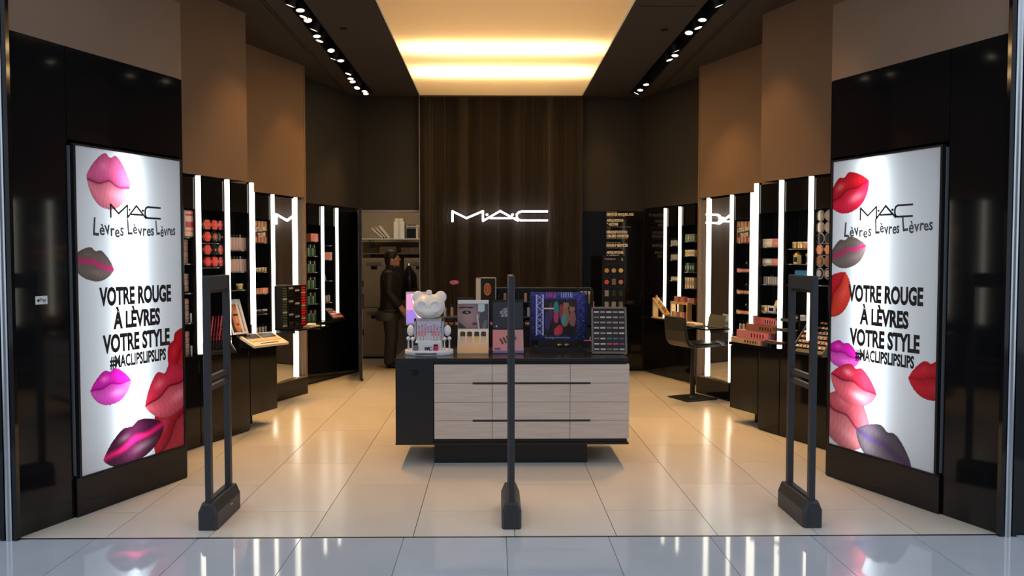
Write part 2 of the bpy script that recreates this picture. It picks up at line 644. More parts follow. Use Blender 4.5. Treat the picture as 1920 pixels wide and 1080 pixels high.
# back wall with the stock room opening
wb = MB()
wb.box(-3.3, 3.3, YB + 0.02, YB + 0.14, 2.29, 4.6)
wb.box(-3.3, -2.02, YB + 0.02, YB + 0.14, 0, 2.29)
wb.box(-1.13, 3.3, YB + 0.02, YB + 0.14, 0, 2.29)
wall_back = struct(wb.build('wall_back', shaded_wall))
for a, b in ((1.16, 1.583), (1.587, 2.03)):
    BX(a, b, YB, YB + 0.02, 0.02, 2.285).build('panel', gloss_black, wall_back)
# lettering on the black back panel
lines = [('MAC PRO MAQUILLAGE', 2.268, 0.012, 0.15, 0), ('SERVICES MAQUILLAGE', 2.225, 0.034, 0.385, 1),
         ('maquillage par rendez-vous', 2.203, 0.010, 0.27, 0),
         ('APPLICATIONS', 2.139, 0.036, 0.24, 1), ('& LECONS', 2.085, 0.036, 0.165, 1),
         ('toutes les techniques du maquillage', 2.06, 0.010, 0.35, 0), ('sur mesure', 2.038, 0.010, 0.065, 0),
         ('DEMONSTRATIONS', 1.973, 0.036, 0.295, 1), ('CIBLEES OFFERTES', 1.917, 0.036, 0.315, 1),
         ('selon vos envies du moment', 1.893, 0.010, 0.30, 0),
         ('MAKEUP MENU BY MAC', 1.836, 0.012, 0.20, 0),
         ('MAKEUP SERVICES', 1.785, 0.036, 0.305, 1), ('makeup by appointment', 1.762, 0.010, 0.25, 0),
         ('APPLICATIONS', 1.683, 0.036, 0.24, 1), ('& LESSONS', 1.629, 0.036, 0.18, 1), ('step by step techniques', 1.605, 0.010, 0.19, 0)]
let_m = flat('cream_lettering', (0.80, 0.68, 0.52), 0.5)
for sx_, z, h, wd, big in lines:
    sx_ = sx_.replace('LECONS', 'LE\u00c7ONS').replace('DEMON', 'D\u00c9MON').replace('CIBLEES', 'CIBL\u00c9ES')
    fit_text(sx_, 1.503, 1.503 + wd, z, h, let_m, wall_back, YB - 0.001, bold=0.0035 if big else 0.0, name='lettering')

# hanging metal cord curtain in the middle of the back wall
cu = MB()
n = 420
xx = np.linspace(-1.14, 1.14, n + 1)
for i in range(n):
    a, b = xx[i], xx[i + 1]
    dpt = 0.010 + 0.014 * rng.random() + 0.02 * (0.5 + 0.5 * math.sin(a * 21) * math.sin(a * 5.3 + 1))
    y = 11.33
    if rng.random() < 0.03:
        continue
    m_ = (a + b) / 2
    cu.add([(a, y, 0.02), (m_, y - dpt, 0.02), (b, y, 0.02), (a, y, 3.88), (m_, y - dpt, 3.88), (b, y, 3.88)],
           [(0, 1, 4, 3), (1, 2, 5, 4)])
curt = thing('cord_curtain', 'tall bronze metal cord curtain behind the lit sign', 'curtain', (0, 11.33, 0))
cu.v = [(x, y - 11.33, z) for x, y, z in cu.v]
o = cu.build('cords', pm('bronze_cord', (0.27, 0.225, 0.19), 0.36, 0.3, var=0.25, scale=3, stretch=(30, 1, 0.3)), curt)
o['kind'] = 'stuff'
BX(-1.14, 1.14, 0.0, 0.03, 3.87, 3.9).build('curtain_rail', dark_metal, curt)
BX(-1.14, 1.14, 0.004, 0.06, 0.0, 3.87).build('curtain_lining', pm('curtain_lining', (0.04, 0.033, 0.027), 0.7), curt)
BX(-1.152, -1.142, -0.03, 0.07, 0.0, ZC).build('side_profile', flat('violet_glow_trim', (0.28, 0.27, 0.42), 0.35), curt)  # violet light along this edge is put into its colour
BX(1.142, 1.150, -0.03, 0.07, 0.0, ZC).build('side_profile', dark_metal, curt)

sg = thing('lit_wordmark_sign', 'glowing white wordmark letters mounted on the cord curtain', 'sign', (-0.68, 11.22, 2.135))
logo('letters', 1.33, 0.145, 0.024, 0.03, sign_m, sg, (0, 0, 0))
for xx_ in (0.05, 0.35, 0.66, 0.95, 1.25):
    BX(xx_ - 0.006, xx_ + 0.006, 0.0, 0.075, 0.06, 0.072).build('mounting_pin', dark_metal, sg)

# stock room shell and door
sr = MB()
sr.box(-2.75, -0.6, 13.4, 13.5, 0, 2.9)
sr.box(-2.75, -2.65, 11.54, 13.5, 0, 2.9)
sr.box(-0.7, -0.6, 11.54, 13.5, 0, 2.9)
sr.box(-2.75, -0.6, 11.54, 13.5, 2.9, 3.0)
struct(sr.build('wall_stock_room', pm('stock_room_paint', (0.42, 0.35, 0.26), 0.8)))
struct(BX(-2.7, -0.6, 11.5, 13.45, -0.03, 0.001).build('floor_stock_room', pm('stock_floor', (0.42, 0.34, 0.25), 0.35, var=0.15)))
trim_v = flat('violet_glow_trim', (0.28, 0.27, 0.42), 0.35)  # violet reflection on the door frame, put into the trim colour
df = MB()
df.box(-1.16, -1.13, YB - 0.005, YB + 0.15, 0, 2.30)
df.box(-2.02, -1.13, YB - 0.005, YB + 0.15, 2.275, 2.30)
df.box(-2.035, -2.015, YB - 0.005, YB + 0.15, 0, 2.30)
door = struct(df.build('door_1', trim_v), 'narrow frame coloured with a violet glow around the stock room opening')
# the leaf stands open towards the shop
leaf = Matrix.Rotation(R(-7.5), 4, 'Z')
dl = thing('open_door', 'black stock room door leaf standing wide open, seen edge on', 'door', (-2.0, 11.39, 0), R(9.5))
BX(-0.02, 0.02, -0.88, 0.0, 0.03, 2.275).build('leaf', satin_black, dl, bevel=0.002)
BX(0.0195, 0.0215, -0.885, -0.86, 0.03, 2.275).build('edge_strip', chrome, dl)
BX(0.02, 0.045, -0.84, -0.80, 0.95, 1.15).build('lever_plate', dark_metal, dl)
MB().cyl((0.045, -0.82, 1.05), (0.045, -0.70, 1.05), 0.009, n=10).build('lever', chrome, dl)
for z in (0.3, 1.1, 2.0):
    BX(-0.026, 0.026, -0.012, 0.004, z, z + 0.1).build('hinge', dark_metal, dl)
BX(0.012, 0.03, -0.87, -0.84, 0.0, 0.03).build('floor_stop', dark_metal, dl)
paper = flat('paper_sheet', (0.62, 0.52, 0.42), 0.7)
for z in (1.53, 0.80):
    BX(0.021, 0.026, -0.62, -0.35, z, z + 0.26).build('taped_paper', paper, dl)
area('stock_room_lamp', 0.9, 0.3, 9, (1, 0.80, 0.55), (-1.7, 12.3, 2.88), (0, 0, 0))

# ------------------------------------------------------------------ ceiling track spots
LY = [7.18, 7.32, 7.52, 7.64, 7.94, 8.17, 8.35, 8.75, 9.10, 9.18, 9.84, 10.10, 10.28, 10.47, 10.68, 10.87, 11.03]
RY = [7.14, 7.57, 7.83, 8.02, 8.70, 8.90, 9.10, 10.40, 10.75, 10.96]
FRONT = [5.3, 5.75, 6.2, 6.65]
cone_m = MB().lathe([(0.022, 0.06), (0.030, 0.055), (0.036, 0.0), (0.036, -0.055), (0.032, -0.055)], n=16).mesh('housing', True)
LAMP = 1.1
ring_m = MB().lathe([(0.0335, -0.0556), (0.0365, -0.045), (0.041, -0.045), (0.041, -0.060), (0.0335, -0.060), (0.0335, -0.0556)], n=16).mesh('trim_ring', True)
disc_m = MB().lathe([(0.033, -0.0555), (0.033, -0.0575)], n=16).mesh('lens', True)
yoke_m = MB().box(-0.006, 0.006, -0.006, 0.006, 0.03, 0.10).mesh('yoke')
for s, Ys in ((-1, LY + FRONT), (1, RY + FRONT)):
    for i, Y in enumerate(Ys):
        jig = random.Random(int(Y * 100) + s)
        dx = jig.uniform(-0.035, 0.035)
        t = thing('track_spotlight', 'small warm spotlight in the ceiling slot along the %s side' % SIDE[s], 'spotlight',
                  (s * 1.865 + dx, Y, ZC + 0.02), 0, 'spotlights in the %s ceiling slot' % SIDE[s])
        # aim: alternately at the walls, the floor and the counter
        k = i % 4
        pw = 1.0
        if Y > 9.9:
            tgt = [(s * 1.5, Y - 1.0, 0), (s * 0.75, 11.3, 1.6), (s * 2.2, Y - 1.5, 0.5), (s * 1.9, Y - 0.8, 0)][k]
            pw = [3.6, 0.7, 1.2, 3.6][k]
        elif Y > 6.9:
            tgt = [(s * 2.75, Y + 0.2, 1.5), (s * 1.5, Y - 0.7, 0), (s * 2.6, Y - 0.3, 1.2), (s * 1.3, Y - 1.3, 0)][k]
            pw = [0.9, 3.8, 0.9, 3.8][k]
        else:
            tgt = [(s * 2.2, Y + 1.4, 1.0), (s * 0.9, Y + 0.3, 0), (s * 2.35, Y + 1.2, 1.2), (s * 0.3, Y + 0.6, 0.9)][k]
            pw = [0.8, 0.7, 0.8, 2.4][k]
        d = Vector(tgt) - t.location
        q = d.to_track_quat('-Z', 'Y')
        for nm, me, mt_ in (('housing', cone_m, matte_black), ('trim_ring', ring_m, dark_metal), ('lens', disc_m, lens_m)):
            o = mesh_ob(nm, me, mt_, t)
            o.rotation_euler = q.to_euler()
            o.scale = (LAMP, LAMP, LAMP)
        mesh_ob('yoke', yoke_m, dark_metal, t)
        l = bpy.data.lights.new('spot_beam', 'SPOT')
        l.energy = SPOT_W * pw * (1.0 if s < 0 else 1.35)
        l.color = WARM
        l.spot_size = R(58)
        l.spot_blend = 0.8
        l.shadow_soft_size = 0.03
        lo = bpy.data.objects.new('spot_beam', l)
        COL.objects.link(lo)
        lo.parent = t
        lo.location = d.normalized() * 0.08
        lo.rotation_euler = q.to_euler()

# ------------------------------------------------------------------ light boxes with lips
def lips_layer(rgb, X, Z, cx, cz, w, h, rot, c_up, c_lo, c_line=None, gap=0.0, gloss=0.25, bow=0.22, mid0=0.02):
    c, s_ = math.cos(R(rot)), math.sin(R(rot))
    dx, dz = X - cx, Z - cz
    a = (dx * c + dz * s_) / (w / 2)
    b = (-dx * s_ + dz * c) / (h / 2)
    aa = np.clip(np.abs(a), 0, 1)
    top = 0.95 * (1 - aa ** 1.7) ** 0.85 * (1 - bow * np.exp(-(a / 0.17) ** 2))
    bot = -0.95 * (1 - aa ** 2.4) ** 0.75
    mid = 0.10 * np.cos(a * 5.5) * (1 - aa) + mid0
    ins = (np.abs(a) < 1) & (b < top) & (b > bot)
    t = np.where(b > mid, (b - mid) / np.maximum(top - mid, 1e-3), (mid - b) / np.maximum(mid - bot, 1e-3))
    c_up, c_lo = np.array(c_up), np.array(c_lo)
    col = np.where((b > mid)[..., None], c_up, c_lo)
    shade = 0.72 + 0.45 * np.sin(np.clip(t, 0, 1) * PI) ** 0.8
    wr = 1 + 0.07 * np.sin(a * 38 + b * 3) * np.sin(b * 9 + a * 4)
    col = col * (shade * wr)[..., None]
    hl = np.exp(-((a - 0.25) / 0.28) ** 2 - ((b + 0.42) / 0.16) ** 2) + 0.7 * np.exp(-((a + 0.3) / 0.16) ** 2 - ((b - 0.42) / 0.13) ** 2)
    col = col + (gloss * hl)[..., None] * np.array([1, 0.75, 0.85])
    line = np.exp(-((b - mid) / (0.035 + gap)) ** 2)
    cl = np.array(c_line if c_line is not None else c_up * 0.25)
    col = col * (1 - line)[..., None] + cl * line[..., None]
    rgb[ins] = np.clip(col, 0, 1)[ins]


PINK = (s2l(214, 92, 138), s2l(226, 120, 140))
TAUPE = (s2l(104, 88, 84), s2l(112, 96, 92))
RED = (s2l(196, 26, 40), s2l(205, 40, 50))
MAG = (s2l(214, 30, 170), s2l(226, 80, 190))
ROSE = (s2l(205, 45, 70), s2l(222, 90, 105))
DEEP = (s2l(64, 20, 46), s2l(72, 24, 52))
SALM = (s2l(205, 88, 100), s2l(214, 120, 124))
GREY = (s2l(84, 72, 82), s2l(92, 80, 88))
LW, LH, LZ0 = 0.91, 2.085, 0.255


def poster_left(X, Z):
    rgb = np.ones(X.shape + (3,)) * np.array([0.90, 0.93, 0.96])
    x = X - LW / 2
    z = Z + LZ0
    L = lambda *a, **k: lips_layer(rgb, x, z, *a, **k)
    L(-0.19, 2.145, 0.36, 0.40, -5, PINK[0], PINK[1], s2l(150, 30, 80), gloss=0.15, bow=0.22, mid0=-0.12)
    L(-0.33, 1.60, 0.34, 0.23, -14, TAUPE[0], TAUPE[1], s2l(214, 40, 120), gap=0.10, gloss=0.05)
    L(0.46, 0.965, 0.42, 0.33, 52, RED[0], RED[1], s2l(150, 20, 34), gloss=0.04)
    L(0.40, 0.43, 0.62, 0.54, 46, s2l(178, 32, 48), s2l(198, 58, 70), s2l(140, 20, 40), gloss=0.1)
    L(0.32, 0.69, 0.50, 0.40, 20, ROSE[0], ROSE[1], s2l(120, 10, 26), gloss=0.2, bow=0.3)
    L(-0.205, 0.795, 0.34, 0.26, 4, MAG[0], MAG[1], s2l(150, 10, 110), gloss=0.3)
    L(-0.01, 0.385, 0.56, 0.30, 14, DEEP[0], DEEP[1], s2l(226, 30, 110), gap=0.09, gloss=0.12)
    return rgb


def poster_right(X, Z):
    rgb = np.ones(X.shape + (3,)) * np.array([0.90, 0.93, 0.96])
    x = X - LW / 2
    z = Z + LZ0
    L = lambda *a, **k: lips_layer(rgb, x, z, *a, **k)
    L(-0.31, 2.11, 0.40, 0.31, 20, RED[0], s2l(216, 30, 62), s2l(150, 8, 26), gloss=0.25)
    L(-0.31, 1.68, 0.36, 0.24, 14, TAUPE[0], TAUPE[1], s2l(206, 40, 110), gap=0.08, gloss=0.05)
    L(-0.42, 1.37, 0.38, 0.30, 60, RED[0], s2l(214, 60, 44), s2l(170, 20, 30), gloss=0.05)
    L(-0.34, 0.935, 0.34, 0.22, -8, MAG[0], MAG[1], s2l(150, 10, 120), gloss=0.15)
    L(-0.30, 0.47, 0.52, 0.46, -24, SALM[0], SALM[1], s2l(130, 30, 50), gloss=0.12)
    L(-0.235, 0.73, 0.44, 0.32, -12, ROSE[0], s2l(228, 96, 110), s2l(130, 16, 40), gloss=0.4)
    L(0.04, 0.335, 0.50, 0.32, -18, GREY[0], GREY[1], s2l(84, 60, 110), gap=0.05, gloss=0.04)
    L(0.42, 0.855, 0.36, 0.28, 4, s2l(205, 34, 50), s2l(200, 36, 52), s2l(176, 26, 40), gloss=0.04)
    return rgb


for s in (-1, 1):
    F = Frame(s, 4.605, 5.468)
    # base panel that carries the box
    nm = SIDE[s]
    bp = F.thing('light_box_plinth', 'low gloss black base panel under the %s lips light box' % nm, 'plinth')
    BX(-0.485, 0.485, 0.0, 0.020, 0.0, 0.242).build('front_board', gloss_black, bp, bevel=0.002)
    BX(-0.48, 0.48, 0.002, 0.020, 0.242, 0.2495).build('top_edge', matte_black, bp)
    t = F.thing('lips_light_box', 'tall backlit poster box with a %s' %
                ('rose pair of lips above its wordmark' if s < 0 else 'bright red pair of lips above its wordmark'), 'light box')
    fr = MB()
    a, b, z0, z1 = -LW / 2, LW / 2, LZ0, LZ0 + LH
    fr.box(a - 0.016, a, -0.012, 0.018, z0 - 0.004, z1 + 0.012)
    fr.box(b, b + 0.016, -0.012, 0.018, z0 - 0.004, z1 + 0.012)
    fr.box(a, b, -0.012, 0.018, z1, z1 + 0.012)
    fr.box(a, b, -0.012, 0.018, z0 - 0.004, z0)
    fr.build('frame', satin_black, t)
    bk = MB()
    bk.box(a, b, 0.29, 0.30, z0, z1)
    bk.box(a - 0.004, a, 0.0, 0.29, z0, z1)
    bk.box(b, b + 0.004, 0.0, 0.29, z0, z1)
    bk.box(a, b, 0.0, 0.29, z1 - 0.004, z1)
    bk.box(a, b, 0.0, 0.29, z0, z0 + 0.004)
    bk.build('housing', pm('grey_housing', (0.42, 0.43, 0.44), 0.7, var=0.02), t)
    painted('printed_sheet', LW, LH, 0.004, poster_left if s < 0 else poster_right, backlit_mat('backlit_print'), t, (a, -0.004, z0))
    c0 = -0.03 if s < 0 else -0.10
    area('lamp_strip', 0.05, LH - 0.06, 8.5, (0.86, 0.95, 1), (c0, 0.092, z0 + LH / 2), (R(-90), 0, 0), t)
    area('lamp_fill', LW - 0.02, LH - 0.02, 3.0, (0.92, 0.96, 1), (0, 0.27, z0 + LH / 2), (R(-90), 0, 0), t)
    y = -0.0065
    dxx = -0.02 if s < 0 else 0.02
    ll = logo('wordmark', 0.44, 0.088, 0.0125, 0.001, ink, t, (-0.185 if s < 0 else -0.19, y, 1.905))
    wds = [(-0.33, -0.075, 1.785, 0.115), (-0.045, 0.195, 1.795, 0.105), (0.215, 0.40, 1.80, 0.10)] if s < 0 else \
          [(-0.34, -0.085, 1.79, 0.105), (-0.055, 0.15, 1.805, 0.105), (0.175, 0.41, 1.815, 0.105)]
    for i, (x0, x1, z, hh) in enumerate(wds):
        # quirky alternating letters
        wdt = x1 - x0
        for j, ch in enumerate('L\u00e8vres'):
            jr = random.Random(i * 7 + j)
            xa = x0 + wdt * [0, .2, .38, .56, .70, .86][j]
            xb = x0 + wdt * [.18, .36, .55, .69, .85, .98][j]
            hh2 = hh * (1.0 if j == 0 else 0.72 * jr.uniform(.85, 1.1))
            o = fit_text(ch, xa, xb, z + (0 if j == 0 else jr.uniform(-0.012, 0.006)), hh2, ink_grey, t, y, bold=0.002)
            o.rotation_euler = (0, R(jr.uniform(-7, 7)), 0)
    for sx_, x0, x1, z, hh, bo in (('VOTRE ROUGE', -0.29, 0.345, 1.330, 0.112, 0.0065), ('\u00c0 L\u00c8VRES', -0.18, 0.235, 1.172, 0.108, 0.0065),
                                   ('VOTRE STYLE', -0.27, 0.325, 1.018, 0.112, 0.0065), ('#MACLIPSLIPSLIPS', -0.215, 0.285, 0.912, 0.078, 0.004)):
        fit_text(sx_, x0, x1, z, hh, ink, t, y, bold=bo)

# payment sticker on the left gloss panel
P = Frame(-1, KP, 4.83)
st = P.thing('payment_sticker', 'small white payment sticker on the left gloss black panel', 'sticker', z=1.36)
BX(-0.041, 0.041, -0.0016, 0.0, 0, 0.05).build('card', white_card, st)
fit_text('Pay', -0.012, 0.031, 0.016, 0.022, ink, st, -0.0022)
MB().cyl((-0.022, -0.0024, 0.024), (-0.022, -0.0015, 0.024), 0.0085, n=12).build('emblem', ink, st)

# ------------------------------------------------------------------ display walls
tube_cache = {}


def light_tube(F, Y, z0, z1, label, d=0.0, back=True):
    t = F.thing('light_tube', label, 'light tube', Y, d, z0, 'vertical light tubes on the %s display wall' % SIDE[F.s])
    h = z1 - z0
    BX(-0.030, 0.030, 0.002, 0.03 if back else 0.004, 0.0, h).build('channel', dark_metal, t)
    prof = [(-0.022, 0.002), (-0.022, -0.010), (-0.015, -0.021), (0, -0.025), (0.015, -0.021), (0.022, -0.010), (0.022, 0.002)]
    MB().prism(prof, 0.006, h - 0.006, 'z').build('diffuser', tube_m, t)
    MB().prism([(x * 1.08, y * 1.08) for x, y in prof], 0.0, 0.006, 'z').build('end_cap', white_p, t)
    MB().prism([(x * 1.08, y * 1.08) for x, y in prof], h - 0.006, h, 'z').build('end_cap', white_p, t)
    return t


def niche(F, Ya, Yb, z0, name, label, shelves, hz=2.05, depth=0.17):
    """one built-in niche: back, header, two fins, shelves"""
    t = F.thing(name, label, 'shelf unit', (Ya + Yb) / 2)
    hw = (Yb - Ya) / 2 / CA - 0.002
    BX(-hw, hw, depth, depth + 0.02, z0, ZT).build('back_panel', satin_black, t)
    BX(-hw + 0.032, hw - 0.032, 0.006, depth, hz, ZT - 0.001).build('header', gloss_black, t)
    BX(-hw, -hw + 0.020, 0.034, depth, z0, ZT).build('side_fin', gloss_black, t)
    BX(hw - 0.020, hw, 0.034, depth, z0, ZT).build('side_fin', gloss_black, t)
    for z in shelves:
        BX(-hw + 0.021, hw - 0.021, 0.036, depth, z - 0.010, z).build('shelf', glass_shelf, t)
    return t


def product(name, label, cat, group, parts, loc, rot, scale=None):
    """thing made of shared meshes: parts = [(part name, mesh, material)]"""
    if len(parts) == 1:
        o = mesh_ob(name, parts[0][1], parts[0][2], None, loc=loc, rotz=rot)
        tag(o, label, cat, group)
    else:
        o = thing(name, label, cat, loc, rot, group)
        for pn, me, mt_ in parts:
            mesh_ob(pn, me, mt_, o)
    if scale:
        o.scale = scale
    return o


def M_(mb, name, smooth=False):
    return mb.mesh(name, smooth)


def boxmesh(w, d, h, name='carton'):
    key = ('bm', w, d, h, name)
    if key not in tile_cache:
        tile_cache[key] = BX(-w / 2, w / 2, -d / 2, d / 2, 0, h).mesh(name)
    return tile_cache[key]


colr = lambda n, r, g, b, ro=0.35, **k: pm(n, s2l(r, g, b), ro, **k)
C_coral = colr('coral_pan', 235, 84, 70)
C_pink = colr('pink_pan', 232, 120, 130)
C_red = colr('red_pan', 210, 40, 44)
C_peach = colr('peach_pan', 226, 150, 110)
C_nude = colr('nude_pan', 190, 140, 112)
C_dark = colr('dark_shell', 26, 24, 26, 0.2)
C_rosebox = colr('rose_carton', 205, 130, 130)
C_cream = colr('cream_carton', 222, 205, 175)
C_tan = colr('tan_wood_tray', 214, 180, 124)
C_green = colr('sage_carton', 108, 140, 118)
C_greend = colr('green_bottle', 44, 86, 70, 0.15)
C_clear = colr('frosted_plastic', 170, 165, 160, 0.2)
C_pouch = colr('dusty_pink_pack', 186, 156, 150, 0.4)
C_blue = colr('blue_carton', 30, 120, 176)
C_gold = gold_m
C_bronze = colr('bronze_pan', 150, 96, 60, 0.3)

# round flower-shaped compact, hangs facing the room
fl = MB()
pts = []
for k in range(36):
    t_ = 2 * PI * k / 36
    r = 0.042 * (1 + 0.10 * math.cos(6 * t_))
    pts.append((r * math.cos(t_), r * math.sin(t_)))
me_fl = MB().prism(pts, -0.012, 0.012, 'y').mesh('shell')
me_fpan = MB().prism([(x * 0.78, y * 0.78) for x, y in pts], -0.016, -0.011, 'y').mesh('pan')
me_fdot = MB().cyl((0, -0.019, 0), (0, -0.015, 0), 0.010, n=10).mesh('centre')
me_rim = MB().tube([(0.046 * math.cos(2 * PI * k / 18), -0.004, 0.046 * math.sin(2 * PI * k / 18)) for k in range(19)], 0.005, 6).mesh('rim')
me_rd = MB().cyl((0, -0.012, 0), (0, 0.008, 0), 0.040, n=20).mesh('shell')
me_rp = MB().cyl((0, -0.015, 0), (0, -0.011, 0), 0.030, n=18).mesh('pan')
# little stacked pot
me_pot = MB().lathe([(0.020, 0), (0.022, 0.004), (0.022, 0.016), (0.020, 0.018)], n=14).mesh('pot')
me_lid = MB().lathe([(0.0225, 0.018), (0.0225, 0.026), (0.020, 0.029)], n=14).mesh('lid')
me_jar = MB().lathe([(0.026, 0), (0.030, 0.006), (0.030, 0.042), (0.026, 0.046)], n=16).mesh('jar')
me_jlid = MB().lathe([(0.029, 0.046), (0.029, 0.062), (0.026, 0.065)], n=16).mesh('lid')
me_bot = MB().lathe([(0.014, 0), (0.0155, 0.004), (0.0155, 0.085), (0.008, 0.095)], n=14).mesh('bottle')
me_cap = MB().lathe([(0.009, 0.095), (0.009, 0.13), (0.007, 0.133)], n=12).mesh('cap')
me_lip = MB().lathe([(0.0095, 0), (0.0095, 0.036), (0.0085, 0.037)], n=12).mesh('case')
me_bul = MB().lathe([(0.0068, 0.036), (0.0068, 0.056), (0.004, 0.066), (0.001, 0.069)], n=10).mesh('bullet')
me_lcap = MB().lathe([(0.0098, 0.030), (0.0100, 0.074), (0.008, 0.078)], n=12).mesh('cap')
# blister pack hanging: card, bag
me_pack = BX(-0.019, 0.019, -0.010, 0.006, 0, 0.115).mesh('packet')
me_hook = MB().tube([(0, 0.06, 0.135), (0, -0.016, 0.135), (0, -0.022, 0.142)], 0.0028, 6).mesh('hook')
me_tab = BX(-0.013, 0.013, -0.006, 0.002, 0.115, 0.142).mesh('hang_tab')

TOPS = {}
for s in (-1, 1):
    nm = SIDE[s]
    A, B, C = Frame(s, KA, 6.2), Frame(s, KB, 7.765), Frame(s, KC, 9.7)
    TA = [6.54, 6.90, 7.25, 7.575]
    # front display wall
    if s < 0:
        sh = [[1.81, 1.585, 1.335, 1.08], [1.765, 1.55, 1.345], [1.705, 1.505, 1.335]]
        lab = ['narrow black shelf niche of stacked pots beside the lips light box',
               'black shelf niche with coral flower compacts behind the left security gate',
               'black shelf niche with two rows of dusty pink packs']
        tl = ['light tube partly behind the left lips light box', 'light tube between the stacked pots and the coral flower compacts',
              'light tube between the coral compacts and the dusty pink packs', 'light tube on the outer corner beside the dusty pink packs']
    else:
        sh = [[1.76, 1.66, 1.40], [1.715, 1.58, 1.39], [1.735, 1.565, 1.385, 1.12]]
        lab = ['black shelf niche of silver and peach round compacts beside the red lips light box',
               'black shelf niche with gold jars and a blue carton', 'black shelf niche with cream and rose cartons on three shelves']
        tl = ['light tube partly behind the right lips light box', 'light tube between the round compacts and the gold jars',
              'light tube between the gold jars and the rose cartons', 'light tube on the outer corner beside the rose cartons']
    for b in range(3):
        niche(A, TA[b], TA[b + 1], ZN, 'display_niche', lab[b], sh[b])
    for i, Y in enumerate(TA):
        light_tube(A, Y, ZN + 0.002 if i < 3 else (1.0 if s < 0 else 1.08), ZT + 0.02, tl[i])
    t = A.thing('filler_panel', 'gloss black filler panel behind the %s light box' % nm, 'panel', 6.37)
    BX(-0.14, 0.14, 0.0, 0.03, 0.0, ZT).build('board', gloss_black, t)
    BX(-0.14, 0.14, 0.03, 0.05, 0.0, ZT).build('batten', matte_black, t)

    # base cabinet of the front wall
    cab = A.thing('base_cabinet', 'long gloss black base cabinet along the %s display wall' % nm, 'cabinet', 6.9)
    x = lambda Y: -s * (Y - 6.9) / CA
    rr = lambda a, b: tuple(sorted((x(a), x(b))))
    BX(*rr(6.54, 7.53), 0.02, 0.30, 0.0, ZN - 0.03).build('body', satin_black, cab)
    BX(*rr(7.53, 7.90), 0.02, 0.64, 0.14, ZN - 0.03).build('body', satin_black, cab)
    BX(*rr(7.54, 7.80), 0.20, 0.60, 0.0, 0.14).build('recessed_foot', matte_black, cab)
    for (ya, yb, zb) in ((6.545, 6.896, 0.012), (6.904, 7.246, 0.012), (7.254, 7.526, 0.012), (7.534, 7.925, 0.14)):
        d_ = BX(*rr(ya, yb), 0.0, 0.02, zb, ZN - 0.035).build('door', gloss_black, cab, bevel=0.0015)
        BX(*rr(yb - 0.012, yb - 0.004), 0.001, 0.004, ZN - 0.16, ZN - 0.05).build('finger_slot', matte_black, d_).location = (0, -0.0015, 0)
    BX(*rr(7.90, 7.926), 0.02, 0.64, 0.14, ZN - 0.03).build('end_panel', gloss_black, cab)
    ct = A.thing('worktop', 'thin black counter top on the %s base cabinet' % nm, 'counter', 6.9)
    BX(*rr(6.54, 7.53), -0.012, 0.25, ZN - 0.03, ZN).build('slab', gloss_black, ct)
    BX(*rr(7.53, 7.935), -0.012, 0.645, ZN - 0.03, ZN).build('slab', gloss_black, ct)

    # rear bay on the mirror wall
    bl = ('stacked jars' if s < 0 else 'lip brushes')
    niche(B, 8.66, 8.985, ZN, 'display_niche', 'slim black shelf niche with a bullet poster on the %s mirror wall' % nm, [1.80, 1.475, 1.235, 1.01])
    light_tube(B, 8.66, ZN + 0.002, ZT + 0.02, 'light tube on the far side of the rose cartons corner, %s wall' % nm if s > 0 else 'light tube half hidden behind the corner tube, left wall')
    light_tube(B, 8.99, 0.215, ZT + 0.02, 'full height light tube on the near edge of the %s mirror' % nm)
    light_tube(B, 9.445, 0.215, ZT + 0.02, 'full height light tube standing in front of the %s mirror' % nm, d=0.033, back=False)
    t = B.thing('wall_panel', 'gloss black wall panel hidden beside the slim %s niche' % nm, 'panel', 8.2)
    BX(-0.46, 0.46, 0.0, 0.02, 0.0, ZT).build('board', gloss_black, t)
    BX(-0.46, 0.46, 0.02, 0.04, 0.0, ZT).build('batten', matte_black, t)
    lw_ = B.thing('low_cabinet', 'gloss black low cabinet under the slim %s niche' % nm, 'cabinet', 8.825)
    BX(-0.17, 0.17, 0.0, 0.28, 0.0, ZN - 0.004).build('body', gloss_black, lw_)
    BX(-0.165, 0.165, -0.003, 0.0, 0.02, ZN - 0.03).build('door', gloss_black, lw_)
    mi = B.thing('wall_mirror', 'tall frameless mirror on the %s wall above a black plinth' % nm, 'mirror', 9.30, 0.026, turn=-s * R(4.5 if s < 0 else 3.8))
    BX(-0.30, 0.30, 0.0, 0.006, 0.212, ZT).build('glass', mirror_m, mi)
    BX(-0.30, 0.30, 0.006, 0.02, 0.212, ZT).build('backing', matte_black, mi)
    xe = -s * 0.30
    BX(min(xe, xe * 1.01), max(xe, xe * 1.01), -0.004, 0.04, 0.212, ZT).build('edge', chrome, mi)
    pl = B.thing('mirror_plinth', 'gloss black plinth under the %s mirror' % nm, 'plinth', 9.30)
    BX(-0.31, 0.32, -0.01, 0.25, 0.0, 0.20).build('front', gloss_black, pl)
    BX(-0.31, 0.32, -0.012, 0.25, 0.20, 0.211).build('cap', taupe, pl)
    le = B.thing('makeup_ledge', 'thin black make-up ledge projecting from the %s mirror' % nm, 'shelf', 9.27, 0, 0.835)
    BX(-0.31, 0.31, -0.34, -0.002, -0.018, 0.0).build('board', gloss_black, le, bevel=0.002)
    BX(-0.27, -0.25, -0.25, -0.002, -0.05, -0.018).build('bracket', dark_metal, le)
    BX(0.25, 0.27, -0.25, -0.002, -0.05, -0.018).build('bracket', dark_metal, le)

    # rear display wall
    if s < 0:
        la = ['black shelf niche of green bottles next to the left mirror', 'black shelf niche with one rose carton next to the open door']
    else:
        la = ['black shelf niche of green and cream cartons next to the right mirror', 'black shelf niche of frosted tubes next to the black end panel']
